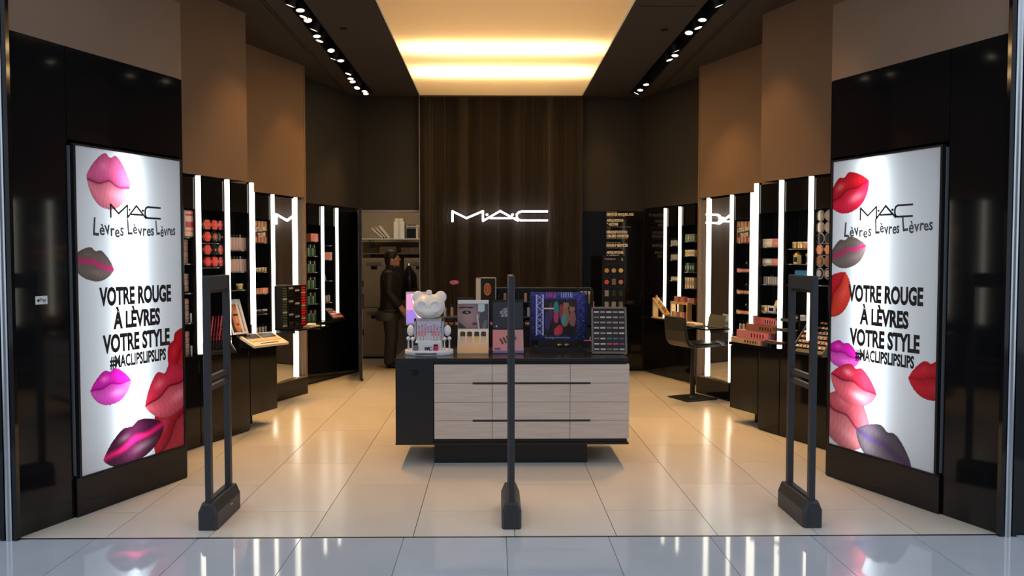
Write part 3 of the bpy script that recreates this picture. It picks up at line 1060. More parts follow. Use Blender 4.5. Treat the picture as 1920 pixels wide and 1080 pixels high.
    niche(C, 10.18, 10.52, ZN, 'display_niche', la[0], [1.84, 1.65, 1.44, 1.23, 1.03])
    niche(C, 10.52, 10.85, ZN, 'display_niche', la[1], [1.79, 1.60, 1.32, 1.03])
    light_tube(C, 10.52, ZN + 0.002, ZT - 0.02, 'light tube between the two rear %s niches' % nm)
    light_tube(C, 10.85, ZN + 0.002, ZT - 0.02, 'rearmost light tube beside the black %s end panel' % nm)
    cab = C.thing('base_cabinet', 'gloss black rear base cabinet on the %s wall' % nm, 'cabinet', 10.5)
    x = lambda Y: -s * (Y - 10.5) / CA
    BX(*rr(9.82, 11.28), 0.02, 0.28, 0.0, ZN - 0.03).build('body', satin_black, cab)
    for ya, yb in ((9.82, 10.26), (10.265, 10.83), (10.835, 11.36)):
        BX(*rr(ya, yb), 0.0, 0.02, 0.03, ZN - 0.035).build('door', gloss_black, cab, bevel=0.0015)
    ct = C.thing('worktop', 'thin black counter top on the rear %s cabinet' % nm, 'counter', 10.5)
    BX(*rr(9.72, 10.89), -0.09, 0.25, ZN - 0.03, ZN).build('slab', gloss_black, ct)
    BX(*rr(9.73, 10.88), -0.094, -0.09, ZN - 0.03, ZN).build('edge_lip', dark_metal, ct)
    t = C.thing('end_panel', 'tall gloss black end panel at the rear %s corner' % nm, 'panel', 11.12)
    BX(-0.25, 0.25, -0.001, 0.03, ZN + 0.001, ZT).build('board', gloss_black, t)
    BX(-0.25, 0.25, 0.03, 0.05, ZN + 0.001, ZT).build('batten', matte_black, t)
    t = C.thing('end_panel', 'gloss black panel tucked between the %s mirror and the rear niches' % nm, 'panel', 9.94)
    BX(-0.24, 0.24, -0.001, 0.03, ZN + 0.001, ZT).build('board', gloss_black, t)
    BX(-0.24, 0.24, 0.03, 0.05, ZN + 0.001, ZT).build('batten', matte_black, t)

#PART2
# ------------------------------------------------------------------ security gates
for gx, lb in ((-1.83, 'dark grey security gate on the floor beside the rose lips light box'),
               (0.0, 'dark grey security gate standing alone before the drawer counter'),
               (1.83, 'dark grey security gate on the floor beside the red lips light box')):
    t = thing('security_gate', lb, 'security gate', (gx, 5.0, 0), 0, 'anti-theft gates across the entrance')
    ba = MB()
    sec = [(-0.060, 0.0), (0.060, 0.0), (0.060, 0.105), (0.034, 0.165), (-0.034, 0.165), (-0.060, 0.105)]
    top = lambda k: [(x * k, z * (0.93 if k < 1 else 1)) for x, z in sec]
    rings = [(-0.235, top(0.80)), (-0.215, sec), (0.205, sec), (0.235, top(0.80))]
    vv = [(x, y, z) for y, r_ in rings for x, z in r_]
    ff = [(5, 4, 3, 2, 1, 0), tuple(18 + k for k in range(6))]
    for i in range(3):
        for k in range(6):
            ff.append((i * 6 + k, i * 6 + (k + 1) % 6, i * 6 + 6 + (k + 1) % 6, i * 6 + 6 + k))
    ba.add(vv, ff).build('base', graphite, t, bevel=0.004)
    for y in (-0.19, 0.165):
        BX(-0.019, 0.019, y - 0.022, y + 0.022, 0.10 if y < 0 else 0.15, 1.53).build('post', graphite, t, bevel=0.005)
    BX(-0.017, 0.017, -0.168, 0.143, 1.445, 1.53).build('header', graphite, t, bevel=0.006)
    BX(-0.010, 0.010, -0.168, 0.143, 1.425, 1.445).build('header_lip', satin_black, t)
    for z in (0.835, 0.895):
        BX(-0.014, 0.014, -0.168, 0.143, z, z + 0.03).build('crossbar', graphite, t, bevel=0.003)
    BX(-0.013, 0.013, -0.168, 0.143, 0.155, 0.175).build('foot_rail', graphite, t)
    BX(0.0605, 0.0615, 0.02, 0.05, 0.075, 0.085).build('badge', chrome, t)

# ------------------------------------------------------------------ drawer counter
ct = thing('drawer_counter', 'floating black and pale ash drawer counter on a black foot', 'counter', (0.04, 6.2, 0))
cx = 0.04
BX(-0.62, 0.60, 0.13, 0.62, 0.0, 0.185).build('foot', satin_black, ct)
BX(-0.912, 0.898, 0.022, 0.75, 0.19, 0.83).build('body', satin_black, ct)
BX(-0.912, -0.62, 0.0, 0.022, 0.19, 0.83).build('end_block', satin_black, ct, bevel=0.002)
BX(-0.915, 0.905, 0.0, 0.755, 0.83, 0.855).build('top', pm('black_counter_top', (0.014, 0.015, 0.016), 0.22, var=0.2), ct, bevel=0.002)
BX(-0.915, 0.91, 0.004, 0.74, 0.175, 0.19).build('bottom_tray', satin_black, ct)
so = BX(-0.80, -0.715, -0.003, 0.002, 0.705, 0.785).build('power_port', matte_black, ct)
BX(-0.785, -0.73, -0.005, -0.003, 0.72, 0.77).build('port_cover', gloss_black, so)
colx = [-0.612, -0.160, 0.449, 0.912]
rowz = [0.222, 0.366, 0.511, 0.659, 0.806]
for r_ in range(4):
    for c in range(3):
        d_ = BX(colx[c] + 0.0015, colx[c + 1] - 0.0015, -0.002, 0.02, rowz[r_] + 0.0015, rowz[r_ + 1] - 0.0015).build('drawer_front', wood_m, ct, bevel=0.001)
for z in (rowz[1], rowz[3]):
    BX(-0.312, 0.608, -0.0035, 0.004, z - 0.008, z + 0.008).build('grip_slot', flat('dark_bronze_slot', (0.035, 0.026, 0.022), 0.5), ct)
BX(0.898, 0.908, 0.02, 0.75, 0.222, 0.806).build('side_board', wood_m, ct)

CT = 0.855
# bear-shaped display
bd = thing('bear_display', 'white bear shaped lipstick display on a round tray', 'display stand', (-0.63, 6.47, CT))
MB().lathe([(0.190, 0), (0.196, 0.006), (0.196, 0.034), (0.190, 0.040), (0.184, 0.036), (0.184, 0.030), (0.05, 0.030)], n=40, sy=0.62).build('tray', white_p, bd, smooth=True)
BX(-0.105, 0.105, -0.02, 0.07, 0.03, 0.27).build('torso', white_p, bd, bevel=0.012)
BX(-0.118, 0.118, -0.030, 0.075, 0.27, 0.288).build('glitter_band', silver_glit, bd)
for s in (-1, 1):
    BX(s * 0.112 - 0.008, s * 0.112 + 0.008, -0.030, 0.05, 0.13, 0.288).build('glitter_post', silver_glit, bd)


def bear_card(X, Z):
    rgb = np.ones(X.shape + (3,)) * np.array(s2l(205, 196, 208))
    n1 = np.sin(X * 130 + 2) * np.sin(Z * 170 + X * 60)
    rgb[(n1 > 0.35) & (Z < 0.045)] = s2l(214, 130, 160)
    rgb[(n1 < -0.6) & (Z < 0.06)] = s2l(120, 90, 130)
    return rgb


painted('picture_card', 0.196, 0.085, 0.004, bear_card, prt, bd, (-0.098, -0.034, 0.185))
hb = MB()
hb.ball((0, 0.02, 0.385), 0.130, 1.0, 0.86, 0.80, 28, 18)
hb.ball((0, -0.065, 0.352), 0.062, 1.05, 0.75, 0.72, 20, 12)
hb.ball((-0.092, 0.03, 0.462), 0.050, 1, 0.6, 1, 18, 12)
hb.ball((0.092, 0.03, 0.462), 0.050, 1, 0.6, 1, 18, 12)
o = hb.build('head', white_p, bd, smooth=True)
rm = o.modifiers.new('remesh', 'REMESH')
rm.mode = 'VOXEL'
rm.voxel_size = 0.006
rm.use_smooth_shade = True
sm = o.modifiers.new('smooth', 'SMOOTH')
sm.iterations = 6
for s in (-1, 1):
    e = MB().lathe([(0.050, -0.012), (0.046, 0.006), (0.040, 0.006), (0.028, -0.004), (0.006, -0.008)], n=24).build('eye_ring', white_p, bd, smooth=True)
    e.location = (s * 0.052, -0.084, 0.392)
    e.rotation_euler = (R(90), 0, R(s * 22))
    MB().ball((s * 0.148, -0.005, 0.192), 0.036, 0.85, 0.8, 1.25, 18, 12).build('arm', white_p, bd, smooth=True)
MB().lathe([(0.02, 0.485), (0.024, 0.49), (0.022, 0.515), (0.008, 0.52)], n=14).build('head_knob', white_p, bd, smooth=True)
BX(-0.105, 0.105, -0.075, -0.02, 0.03, 0.115).build('step', white_p, bd, bevel=0.004)
BX(-0.036, 0.036, -0.100, -0.096, 0.03, 0.082).build('price_card', white_card, bd)
logo('card_mark', 0.05, 0.026, 0.006, 0.001, flat('violet_ink', s2l(60, 50, 110)), bd, (-0.025, -0.1005, 0.042))
BX(-0.10, 0.07, -0.1265, -0.1225, 0.012, 0.022).build('tray_lettering', ink_grey, bd)
C_wht = colr('pearl_case', 214, 212, 216, 0.25)
for i, xo in enumerate((-0.08, -0.055, -0.03, 0.03, 0.055, 0.08)):
    product('lipstick', 'small white cased pink lipstick standing on the bear display step', 'lipstick', 'lipsticks on the bear display',
            [('case', me_lip, C_wht), ('bullet', me_bul, C_pink)], (-0.63 + xo, 6.47 - 0.048, CT + 0.116), 0)
me_bst = MB().lathe([(0.010, 0), (0.008, 0.006), (0.006, 0.075), (0.009, 0.08)], n=10).mesh('handle')
me_bhd = MB().ball((0, 0, 0.094), 0.017, n=14, m=10).mesh('round_head', True)
for xo, yo in ((-0.165, -0.03), (-0.128, -0.062), (0.128, -0.062), (0.165, -0.03)):
    product('makeup_brush', 'white ball headed brush standing on the round tray', 'brush', 'ball headed brushes on the bear tray',
            [('handle', me_bst, C_wht), ('round_head', me_bhd, white_p)], (-0.63 + xo, 6.47 + yo, CT + 0.036), 0)
product('compact_case', 'open silver grey compact lying on the bear display tray', 'compact', None,
        [('case', boxmesh(0.035, 0.02, 0.045, 'case'), colr('grey_case', 120, 120, 126)), ('lid', BX(-0.017, 0.017, 0.006, 0.012, 0.0, 0.062).mesh('lid'), C_dark)],
        (-0.73, 6.47 - 0.085, CT + 0.036), R(12))
product('nail_bottle', 'hot pink swatch box on the bear display tray', 'box', None,
        [('carton', boxmesh(0.034, 0.02, 0.04, 'carton'), colr('hot_pink', 214, 30, 96)), ('cap', BX(-0.015, 0.015, -0.009, 0.009, 0.04, 0.052).mesh('cap'), C_dark)],
        (-0.57, 6.47 - 0.085, CT + 0.036), R(-12))

# counter cards
def face_print(X, Z):
    w_, h_ = X.max(), Z.max()
    x, z = X / w_, Z / h_
    g = np.ones(X.shape + (3,)) * np.array(s2l(86, 84, 92))
    skin = np.array(s2l(168, 138, 138))
    sh = 0.55 + 0.6 * np.exp(-((x - 0.35) / 0.35) ** 2 - ((z - 0.5) / 0.5) ** 2)
    m = (x < 0.70 - 0.30 * (z - 0.45) ** 2 + 0.03 * np.sin(z * 14)) & (z > 0.02)
    g[m] = (skin * sh[..., None])[m]
    d = lambda cx_, cz, a, b: ((x - cx_) / a) ** 2 + ((z - cz) / b) ** 2
    g[d(0.28, 0.66, 0.15, 0.075) < 1] = s2l(46, 34, 40)
    g[d(0.30, 0.66, 0.05, 0.04) < 1] = s2l(150, 150, 150)
    g[np.abs(z - 0.86 + 0.3 * (x - 0.25) ** 2) < 0.03 * (x < 0.5)] = s2l(60, 46, 50)
    g[d(0.55, 0.20, 0.09, 0.055) < 1] = s2l(110, 50, 60)
    g[(np.abs(x - 0.69 + 0.1 * z) < 0.022) & (z < 0.58)] = s2l(214, 206, 206)
    g[(z < 0.26) & (x < 0.3 - z)] = s2l(70, 66, 70)
    g[(x > 0.66) & (x < 0.88) & (z > 0.66 + 0.5 * np.abs(x - 0.76))] = s2l(196, 214, 216)
    g[(z < 0.34) & (np.abs(x - 0.85 - 0.2 * z) < 0.06)] = s2l(120, 116, 118)
    return g


def lip_trough(X, Z):
    w_, h_ = X.max(), Z.max()
    x, z = X / w_, Z / h_
    g = np.array(s2l(214, 168, 110)) * (1 - z)[..., None] + np.array(s2l(226, 216, 200)) * z[..., None]
    for i, c in enumerate(((184, 178, 170), (205, 160, 140), (206, 180, 100), (205, 176, 160))):
        cx_ = 0.155 + 0.23 * i
        m = (np.abs(x - cx_) < 0.085) & (z > 0.36) & (z < 0.90 - 1.6 * (x - cx_) ** 2)
        a = np.clip((z - 0.36) / 0.3, 0, 1)[..., None]
        g = np.where(m[..., None], g * (1 - a) + np.array(s2l(*c)) * a, g)
        m2 = (np.abs(x - cx_) < 0.085) & (z > 0.72) & (z < 0.93 - 6 * (x - cx_) ** 2)
        g[m2] = s2l(52, 46, 44)
    return g


def dark_print(X, Z):
    w_, h_ = X.max(), Z.max()
    x, z = X / w_, Z / h_
    g = np.ones(X.shape + (3,)) * np.array(s2l(58, 62, 66))
    n1 = np.sin(x * 60 + 9 * np.sin(z * 22)) * np.sin(z * 48 + 7 * np.sin(x * 19))
    m = (np.abs(x - 0.44) < 0.2) & (np.abs(z - 0.62) < 0.17) & (np.abs(x - 0.44) + np.abs(z - 0.55) < 0.30)
    g[m & (n1 > 0.1)] = s2l(196, 198, 206)
    g[(np.hypot(x - 0.12, z - 0.09) < 0.03)] = s2l(220, 220, 220)
    g[(np.hypot(x - 0.64, z - 0.33) < 0.025)] = s2l(190, 190, 190)
    return g


def swatch_print(X, Z):
    w_, h_ = X.max(), Z.max()
    x, z = X / w_, Z / h_
    g = np.array(s2l(196, 128, 130)) * (1 - x)[..., None] + np.array(s2l(176, 140, 146)) * x[..., None]
    for i in range(5):
        cx_ = 0.28 + 0.105 * i
        cz_ = 0.50 + 0.05 * i
        m = (np.abs((x - cx_) + 0.35 * (z - cz_)) < 0.024) & (np.abs(z - cz_) < 0.13)
        g[m] = s2l(50, 22, 24)
        m = (np.abs((x - cx_ - 0.045) + 0.35 * (z - cz_)) < 0.012) & (np.abs(z - cz_) < 0.10)
        g[m] = s2l(110, 50, 54)
    g[z < 0.10] = s2l(110, 96, 150)
    g[(np.abs(x - 0.16) < 0.1) & (np.abs(z - 0.18) < 0.035)] = s2l(90, 70, 96)
    return g


for x0, up, lo, lb in ((-0.405, face_print, lip_trough, 'counter card with a grey portrait above four pale lip colours'),
                       (-0.117, dark_print, swatch_print, 'counter card with white script on charcoal above a rose swatch')):
    t = thing('counter_card_display', lb, 'display stand', (x0, 6.60, CT))
    W_ = 0.256
    BX(0, W_, 0.035, 0.05, 0.0, 0.43).build('back_board', white_card if up is face_print else satin_black, t)
    painted('header_print', W_ - 0.006, 0.205 if up is face_print else 0.22, 0.0035, up, prt, t, (0.003, 0.033, 0.192))
    if up is face_print:
        BX(0, W_, 0.030, 0.036, 0.40, 0.43).build('white_band', white_card, t)
    wg = MB().prism([(-0.10, 0.0), (0.034, 0.0), (0.034, 0.185), (0.02, 0.185)], 0.0, W_, 'x')
    wg.build('sloped_base', satin_black if up is dark_print else white_card, t)
    o = painted('base_print', W_ - 0.004, 0.215, 0.0035, lo, prt, t, (0.002, -0.1015, 0.004))
    o.rotation_euler = (-math.atan2(0.12, 0.185), 0, 0)
    BX(-0.004, 0.0, -0.10, 0.05, 0.0, 0.02).build('side_clip', matte_black, t)
    BX(W_, W_ + 0.004, -0.10, 0.05, 0.0, 0.02).build('side_clip', matte_black, t)


def blue_print(X, Z):
    w_, h_ = X.max(), Z.max()
    x, z = X / w_, Z / h_
    g = np.array(s2l(24, 34, 78)) * (1 - z)[..., None] + np.array(s2l(62, 66, 150)) * z[..., None]
    g = g * (0.85 + 0.3 * np.sin(x * 40) * np.sin(z * 33))[..., None]
    m = (x > 0.20) & (x < 0.84) & (z > 0.10) & (z < 0.86)
    g[m] = s2l(44, 30, 36)
    blobs = [(0.46, 0.66, 0.05, 0.16, (44, 140, 130)), (0.46, 0.48, 0.045, 0.12, (190, 60, 110)), (0.52, 0.22, 0.06, 0.10, (196, 50, 66)),
             (0.47, 0.18, 0.05, 0.09, (205, 66, 74)), (0.62, 0.50, 0.08, 0.22, (150, 110, 60)), (0.60, 0.44, 0.045, 0.12, (60, 150, 170)),
             (0.64, 0.74, 0.055, 0.075, (168, 110, 90)), (0.75, 0.66, 0.05, 0.07, (160, 116, 104)), (0.76, 0.45, 0.06, 0.17, (150, 96, 96)),
             (0.65, 0.82, 0.06, 0.035, (40, 24, 24)), (0.76, 0.735, 0.055, 0.035, (60, 40, 34)), (0.55, 0.60, 0.035, 0.15, (150, 60, 74)),
             (0.70, 0.20, 0.10, 0.12, (30, 20, 24)), (0.36, 0.60, 0.04, 0.2, (90, 50, 60)), (0.30, 0.40, 0.05, 0.2, (60, 56, 110))]
    for cx_, cz, a, b, c in blobs:
        mm = ((x - cx_) / a) ** 2 + ((z - cz) / b) ** 2 < 1
        g[mm & m] = s2l(*c)
    rr_ = rng.random(X.shape)
    g[(rr_ > 0.985) & ~m] = s2l(196, 206, 240)
    g[(x > 0.24) & (x < 0.42) & (np.abs(z - 0.665) < 0.012)] = s2l(220, 214, 220)
    g[(z > 0.90) & (x > 0.28) & (x < 0.45) & (np.sin(x * 120) > 0.2)] = s2l(206, 60, 150)
    g[(z > 0.90) & (x > 0.52) & (x < 0.76) & (np.sin(x * 150) > 0.1)] = s2l(150, 160, 220)
    g[(z < 0.075) & (x > 0.25) & (x < 0.7) & (np.abs(z - 0.055) < 0.012)] = s2l(120, 120, 130)
    # white lattice on the left
    for k in range(7):
        za, zb = 0.12 + 0.12 * k, 0.24 + 0.12 * k
        f = (z - za) / 0.12
        ok = (f >= 0) & (f < 1)
        fx = 0.10 + 0.12 * (f if k % 2 else 1 - f)
        g[ok & (np.abs(x - fx) < 0.010)] = s2l(186, 190, 232)
        fx = 0.10 + 0.12 * (1 - f if k % 2 else f)
        g[ok & (np.abs(x - fx) < 0.008)] = s2l(150, 156, 214)
    for xx_ in (0.10, 0.22):
        g[(np.abs(x - xx_) < 0.011) & (z > 0.1) & (z < 0.96)] = s2l(196, 198, 236)
    return g


t = thing('blue_display_stand', 'blue printed display box with a colourful picture of two people', 'display stand', (0.205, 6.70, CT))
BX(0, 0.462, 0.004, 0.05, 0.085, 0.49).build('box_body', flat('navy_card', s2l(26, 32, 84), 0.5), t)
painted('front_print', 0.46, 0.402, 0.0036, blue_print, prt, t, (0.001, 0.0015, 0.087))
BX(-0.006, 0.0, -0.05, 0.05, 0.02, 0.47).build('side_wing', flat('navy_card', s2l(26, 32, 84), 0.5), t)
BX(0.462, 0.468, -0.05, 0.05, 0.02, 0.47).build('side_wing', flat('navy_card', s2l(26, 32, 84), 0.5), t)
BX(0.03, 0.43, -0.12, 0.05, 0.0, 0.035).build('tray', matte_black, t)
BX(0.06, 0.40, 0.0, 0.05, 0.035, 0.085).build('tray_back', matte_black, t)
for i in range(2):
    product('eyeshadow_compact', 'small gold compact lying in the tray of the blue display', 'compact', 'gold compacts in the blue display tray',
            [('case', me_pot, C_dark), ('lid', me_lid, gold_m)], (0.44 + 0.06 * i, 6.63, CT + 0.036), 0)
t = thing('tester_perch', 'tiny pink topped tester on a thin black stalk', 'tester', (0.69, 6.62, CT))
MB().cyl((0, 0, 0), (0, 0, 0.004), 0.03, n=16).build('foot', matte_black, t)
MB().cyl((0, 0, 0.004), (0, 0, 0.09), 0.004, n=8).build('stalk', matte_black, t)
BX(-0.045, 0.045, -0.012, 0.012, 0.09, 0.096).build('shelf', C_pink, t)
MB().cyl((0.005, 0, 0.096), (0.005, 0, 0.125), 0.004, n=8).build('wand', white_p, t)

# slanted eyeshadow tester
t = thing('eyeshadow_tester_rack', 'slanted dark tester board with rows of small eyeshadow pans', 'tester rack', (0.83, 6.44, CT), R(-4))
tilt = Matrix.Translation((0, 0, 0.012)) @ Matrix.Rotation(R(-16), 4, 'X') @ Matrix.Shear('XZ', 4, (0, 0))


def on(bx_args):
    mb = MB()
    mb.box(*bx_args, M=tilt)
    return mb


on((-0.135, 0.135, 0.0, 0.012, 0.0, 0.37)).build('board', matte_black, t)
frm = flat('bronze_grey_frame', (0.13, 0.12, 0.10), 0.4)
for a in ((-0.143, -0.128, -0.004, 0.016, 0, 0.38), (0.128, 0.143, -0.004, 0.016, 0, 0.38), (-0.143, 0.143, -0.004, 0.016, -0.008, 0.010), (-0.143, 0.143, -0.004, 0.016, 0.365, 0.38)):
    on(a).build('frame_bar', frm, t)
for s in (-1, 1):
    MB().prism([(0.02, 0.0), (0.15, 0.0), (0.11, 0.30)], s * 0.11 - 0.004, s * 0.11 + 0.004, 'x').build('rear_leg', matte_black, t)
pan_cols = [(176, 170, 168), (150, 140, 138), (120, 110, 112), (190, 180, 172), (210, 60, 90), (40, 120, 96), (96, 70, 120), (90, 84, 84)]
for r_ in range(8):
    for c in range(5):
        k = (r_ * 5 + c * 3 + (r_ * c) % 4) % 4
        if r_ == 1 and c > 1:
            k = 4 if c != 4 else 0
        if r_ == 1 and c < 2:
            k = 3
        if r_ == 2 and c in (2, 3):
            k = 5
        if r_ in (1, 2) and c == 4:
            k = 6
        xx_ = -0.102 + 0.051 * c
        zz = 0.022 + 0.044 * r_
        on((xx_ - 0.020, xx_ + 0.020, -0.004, 0.0, zz, zz + 0.013)).build('pan', colr('shadow_pan_%d' % k, *pan_cols[k]), t)

# ------------------------------------------------------------------ gondola behind the counter
g = thing('centre_gondola', 'black product gondola behind the drawer counter', 'display stand', (0, 7.5, 0))
BX(-0.95, 0.84, 0.0, 0.42, 0.0, 0.98).build('body', satin_black, g)
BX(-0.96, 0.85, -0.01, 0.43, 0.98, 1.0).build('top', gloss_black, g)
BX(-0.23, 0.84, 0.30, 0.32, 1.0, 1.335).build('back_panel', satin_black, g)
BX(-0.235, 0.845, 0.29, 0.33, 1.335, 1.343).build('top_rail', flat('bronze_grey_frame', (0.13, 0.12, 0.10), 0.4), g)
BX(-0.96, 0.85, 0.12, 0.30, 1.06, 1.07).build('shelf', glass_shelf, g)
BX(-0.23, 0.84, 0.18, 0.30, 1.20, 1.21).build('shelf', glass_shelf, g)
for x_ in (-0.95, -0.23, 0.83):
    BX(x_, x_ + 0.012, 0.12, 0.30, 1.0, 1.335 if x_ > -0.5 else 1.07).build('upright', dark_metal, g)
grp = 'small black bottles on the centre gondola'
for i in range(15):
    xx_ = -0.20 + 0.067 * i
    product('foundation_bottle', 'small %s bottle on the upper gondola shelf' % ('beige, black capped' if i % 3 == 0 else 'all black'), 'bottle', grp,
            [('bottle', me_bot, C_nude if i % 3 == 0 else C_dark), ('cap', me_cap, C_dark)], (xx_, 7.74, 1.2105), 0, (0.9, 0.9, 0.85))
for i in range(26):
    xx_ = -0.91 + 0.067 * i
    product('foundation_bottle', 'small %s bottle on the lower gondola shelf' % ('beige', 'bronze', 'frosted')[i % 3], 'bottle', 'tinted bottles on the lower gondola shelf',
            [('bottle', me_bot, (C_nude, C_bronze, C_clear)[i % 3]), ('cap', me_cap, C_dark)], (xx_, 7.70, 1.0705), 0, (0.9, 0.9, 0.9))
for i in range(24):
    xx_ = -0.56 + 0.055 * i
    product('lip_pencil_cup', 'tiny copper capped cosmetic on the gondola counter', 'cosmetic', 'copper capped cosmetics on the gondola counter',
            [('pot', me_pot, C_bronze if i % 2 else C_nude), ('lid', me_lid, C_dark)], (xx_, 7.545, 1.0005), 0, (1, 1, 1.5))
# mascara holder, pink speech bubble, boxed portrait, gold brushes
t = thing('mascara_holder', 'black holder of white tipped mascaras on the gondola', 'holder', (-0.385, 7.74, 1.071))
BX(-0.07, 0.07, -0.02, 0.02, 0.0, 0.115).build('block', satin_black, t)
BX(-0.075, 0.075, -0.024, 0.024, 0.165, 0.175).build('rail', dark_metal, t)
for i in range(4):
    MB().cyl((-0.045 + 0.03 * i, -0.012, 0.115), (-0.045 + 0.03 * i, -0.012, 0.150), 0.006, n=8).build('mascara_tip', white_p, t)
for s in (-1, 1):
    BX(s * 0.07 - 0.003, s * 0.07 + 0.003, -0.003, 0.003, 0.11, 0.17).build('side_post', dark_metal, t)
t = thing('speech_bubble_sign', 'small coral speech bubble sign on a thin stalk', 'sign', (-0.49, 7.78, 1.0))
MB().cyl((0, 0, 0), (0, 0, 0.006), 0.03, n=14).build('foot', matte_black, t)
MB().cyl((0, 0, 0.006), (0, 0, 0.385), 0.003, n=8).build('stalk', matte_black, t)
pp = [(0.045 * math.cos(a * PI / 12), 0.395 + 0.021 * math.sin(a * PI / 12)) for a in range(24)]
MB().prism(pp, -0.004, 0.004, 'y').build('bubble', colr('coral_sign', 226, 110, 116), t)
MB().prism([(-0.022, 0.380), (-0.006, 0.376), (-0.020, 0.366)], -0.004, 0.004, 'y').build('bubble_tail', colr('coral_sign', 226, 110, 116), t)


def amber_print(X, Z):
    w_, h_ = X.max(), Z.max()
    x, z = X / w_, Z / h_
    g_ = np.ones(X.shape + (3,)) * np.array(s2l(36, 24, 20))
    r_ = np.hypot((x - 0.45) / 0.26, (z - 0.52) / 0.30)
    g_[r_ < 1] = s2l(206, 130, 60)
    g_[(r_ < 0.75)] = s2l(170, 84, 44)
    g_[(r_ < 0.45) & (np.sin(x * 30) > 0)] = s2l(206, 110, 70)
    return g_


t = thing('portrait_box', 'cream edged display box with an amber head picture', 'display stand', (-0.275, 7.60, 1.0))
BX(0.0, 0.045, 0.0, 0.06, 0.0, 0.445).build('cream_side', C_cream, t)
BX(0.045, 0.185, 0.002, 0.06, 0.0, 0.438).build('body', satin_black, t)
painted('picture', 0.130, 0.20, 0.004, amber_print, prt, t, (0.05, 0.001, 0.23))
BX(0.0, 0.19, 0.0, 0.06, 0.438, 0.446).build('cream_top', C_cream, t)
BX(0.185, 0.191, 0.0, 0.06, 0.24, 0.446).build('cream_edge', C_cream, t)
t = thing('gold_brush_display', 'black stand of three gold handled brushes at the gondola end', 'display stand', (0.76, 7.56, 1.0))
BX(-0.07, 0.08, 0.0, 0.03, 0.0, 0.33).build('board', satin_black, t)
for i in range(3):
    b_ = MB().cyl((-0.035 + 0.035 * i, -0.01, 0.20), (-0.035 + 0.035 * i, -0.01, 0.29), 0.007, 0.010, n=8).build('brush', gold_m, t)
    MB().cyl((-0.035 + 0.035 * i, -0.01, 0.29), (-0.035 + 0.035 * i, -0.01, 0.315), 0.010, 0.013, n=8).build('bristles', C_cream, b_)
BX(0.055, 0.085, -0.012, -0.002, 0.12, 0.13).build('pink_hook', C_pink, t)
BX(0.075, 0.085, -0.012, -0.002, 0.12, 0.22).build('pink_hook', C_pink, t)


def pink_screen(X, Z):
    w_, h_ = X.max(), Z.max()
    x, z = X / w_, Z / h_
    g_ = np.ones(X.shape + (3,)) * np.array(s2l(214, 150, 196))
    g_[(np.abs(x - 0.35 - 0.25 * (1 - z)) < 0.12)] = s2l(250, 244, 252)
    g_[(z < 0.45) & (x + z < 0.75)] = s2l(150, 120, 214)
    g_[(x > 0.7)] = s2l(196, 160, 226)
    return g_


scr = bpy.data.materials.new('lit_screen')
scr.use_nodes = True
a_ = scr.node_tree.nodes.new('ShaderNodeVertexColor')
a_.layer_name = 'print'
pb = scr.node_tree.nodes['Principled BSDF']
scr.node_tree.links.new(a_.outputs[0], pb.inputs['Base Color'])
scr.node_tree.links.new(a_.outputs[0], pb.inputs['Emission Color'])
pb.inputs['Emission Strength'].default_value = 0.9
t = thing('video_screen', 'small lit pink and violet screen standing behind the bear', 'screen', (-0.93, 7.56, 1.001))
BX(-0.006, 0.206, 0.004, 0.03, 0.0, 0.31).build('casing', white_p, t)
painted('display', 0.20, 0.275, 0.004, pink_screen, scr, t, (0, 0.002, 0.015))
BX(0.05, 0.15, 0.03, 0.09, 0.0, 0.012).build('foot', white_p, t)

# ------------------------------------------------------------------ peg tower
t = thing('peg_tower', 'narrow black peg tower hung with packets beside the back wall lettering', 'display stand', (1.51, 10.75, 0))
BX(-0.15, 0.15, 0.0, 0.10, 0.06, 1.655).build('panel', satin_black, t)
BX(-0.17, 0.17, -0.12, 0.14, 0.0, 0.06).build('base', satin_black, t)
BX(-0.145, 0.145, -0.006, 0.0, 1.56, 1.645).build('header_card', C_dark, t)
fit_text('TOOLS', -0.13, 0.02, 1.60, 0.02, let_m, t, -0.0075)
fit_text('$', 0.10, 0.125, 1.59, 0.035, let_m, t, -0.0075)
cols = [colr('pack_gold', 214, 160, 70), colr('pack_cream', 190, 170, 120), colr('pack_yellow', 232, 200, 90), colr('pack_coral', 214, 92, 76),
        colr('pack_grey', 120, 110, 96), colr('pack_amber', 206, 130, 80), colr('pack_black', 50, 48, 46), colr('pack_silver', 150, 148, 140),
        C_red]
me_card = BX(-0.042, 0.042, -0.008, 0.0, 0.0, 0.135).mesh('card')
me_puff = MB().cyl((0, -0.020, 0.055), (0, -0.008, 0.055), 0.030, n=14).mesh('puff')
me_peg = MB().cyl((0, 0.02, 0.125), (0, -0.03, 0.125), 0.003, n=6).mesh('peg')
me_blk = BX(-0.026, 0.026, -0.026, -0.008, 0.02, 0.10).mesh('applicator')
for r_ in range(9):
    for c in range(3):
        k = [[0, 1, 2], [3, 4, 5], [7, 6, 6], [7, 7, 4], [6, 6, 8], [6, 6, 8], [6, 7, 4], [6, 7, 4], [6, 7, 4]][r_][c]
        nmk = ['gold', 'cream', 'yellow', 'coral', 'grey', 'amber', 'black', 'silver', 'red'][k]
        product('hanging_packet', 'black carded packet with a %s piece on the peg tower' % nmk, 'packet', 'packets on the peg tower',
                [('card', me_card, C_dark), ('piece', me_puff if k in (0, 1, 2, 3, 5) else me_blk, cols[k]), ('peg', me_peg, chrome)],
                (1.51 - 0.095 + 0.095 * c, 10.75, 1.40 - 0.155 * r_), 0)

# ------------------------------------------------------------------ products on the left wall
A, B, C = Frame(-1, KA, 6.2), Frame(-1, KB, 7.765), Frame(-1, KC, 9.7)


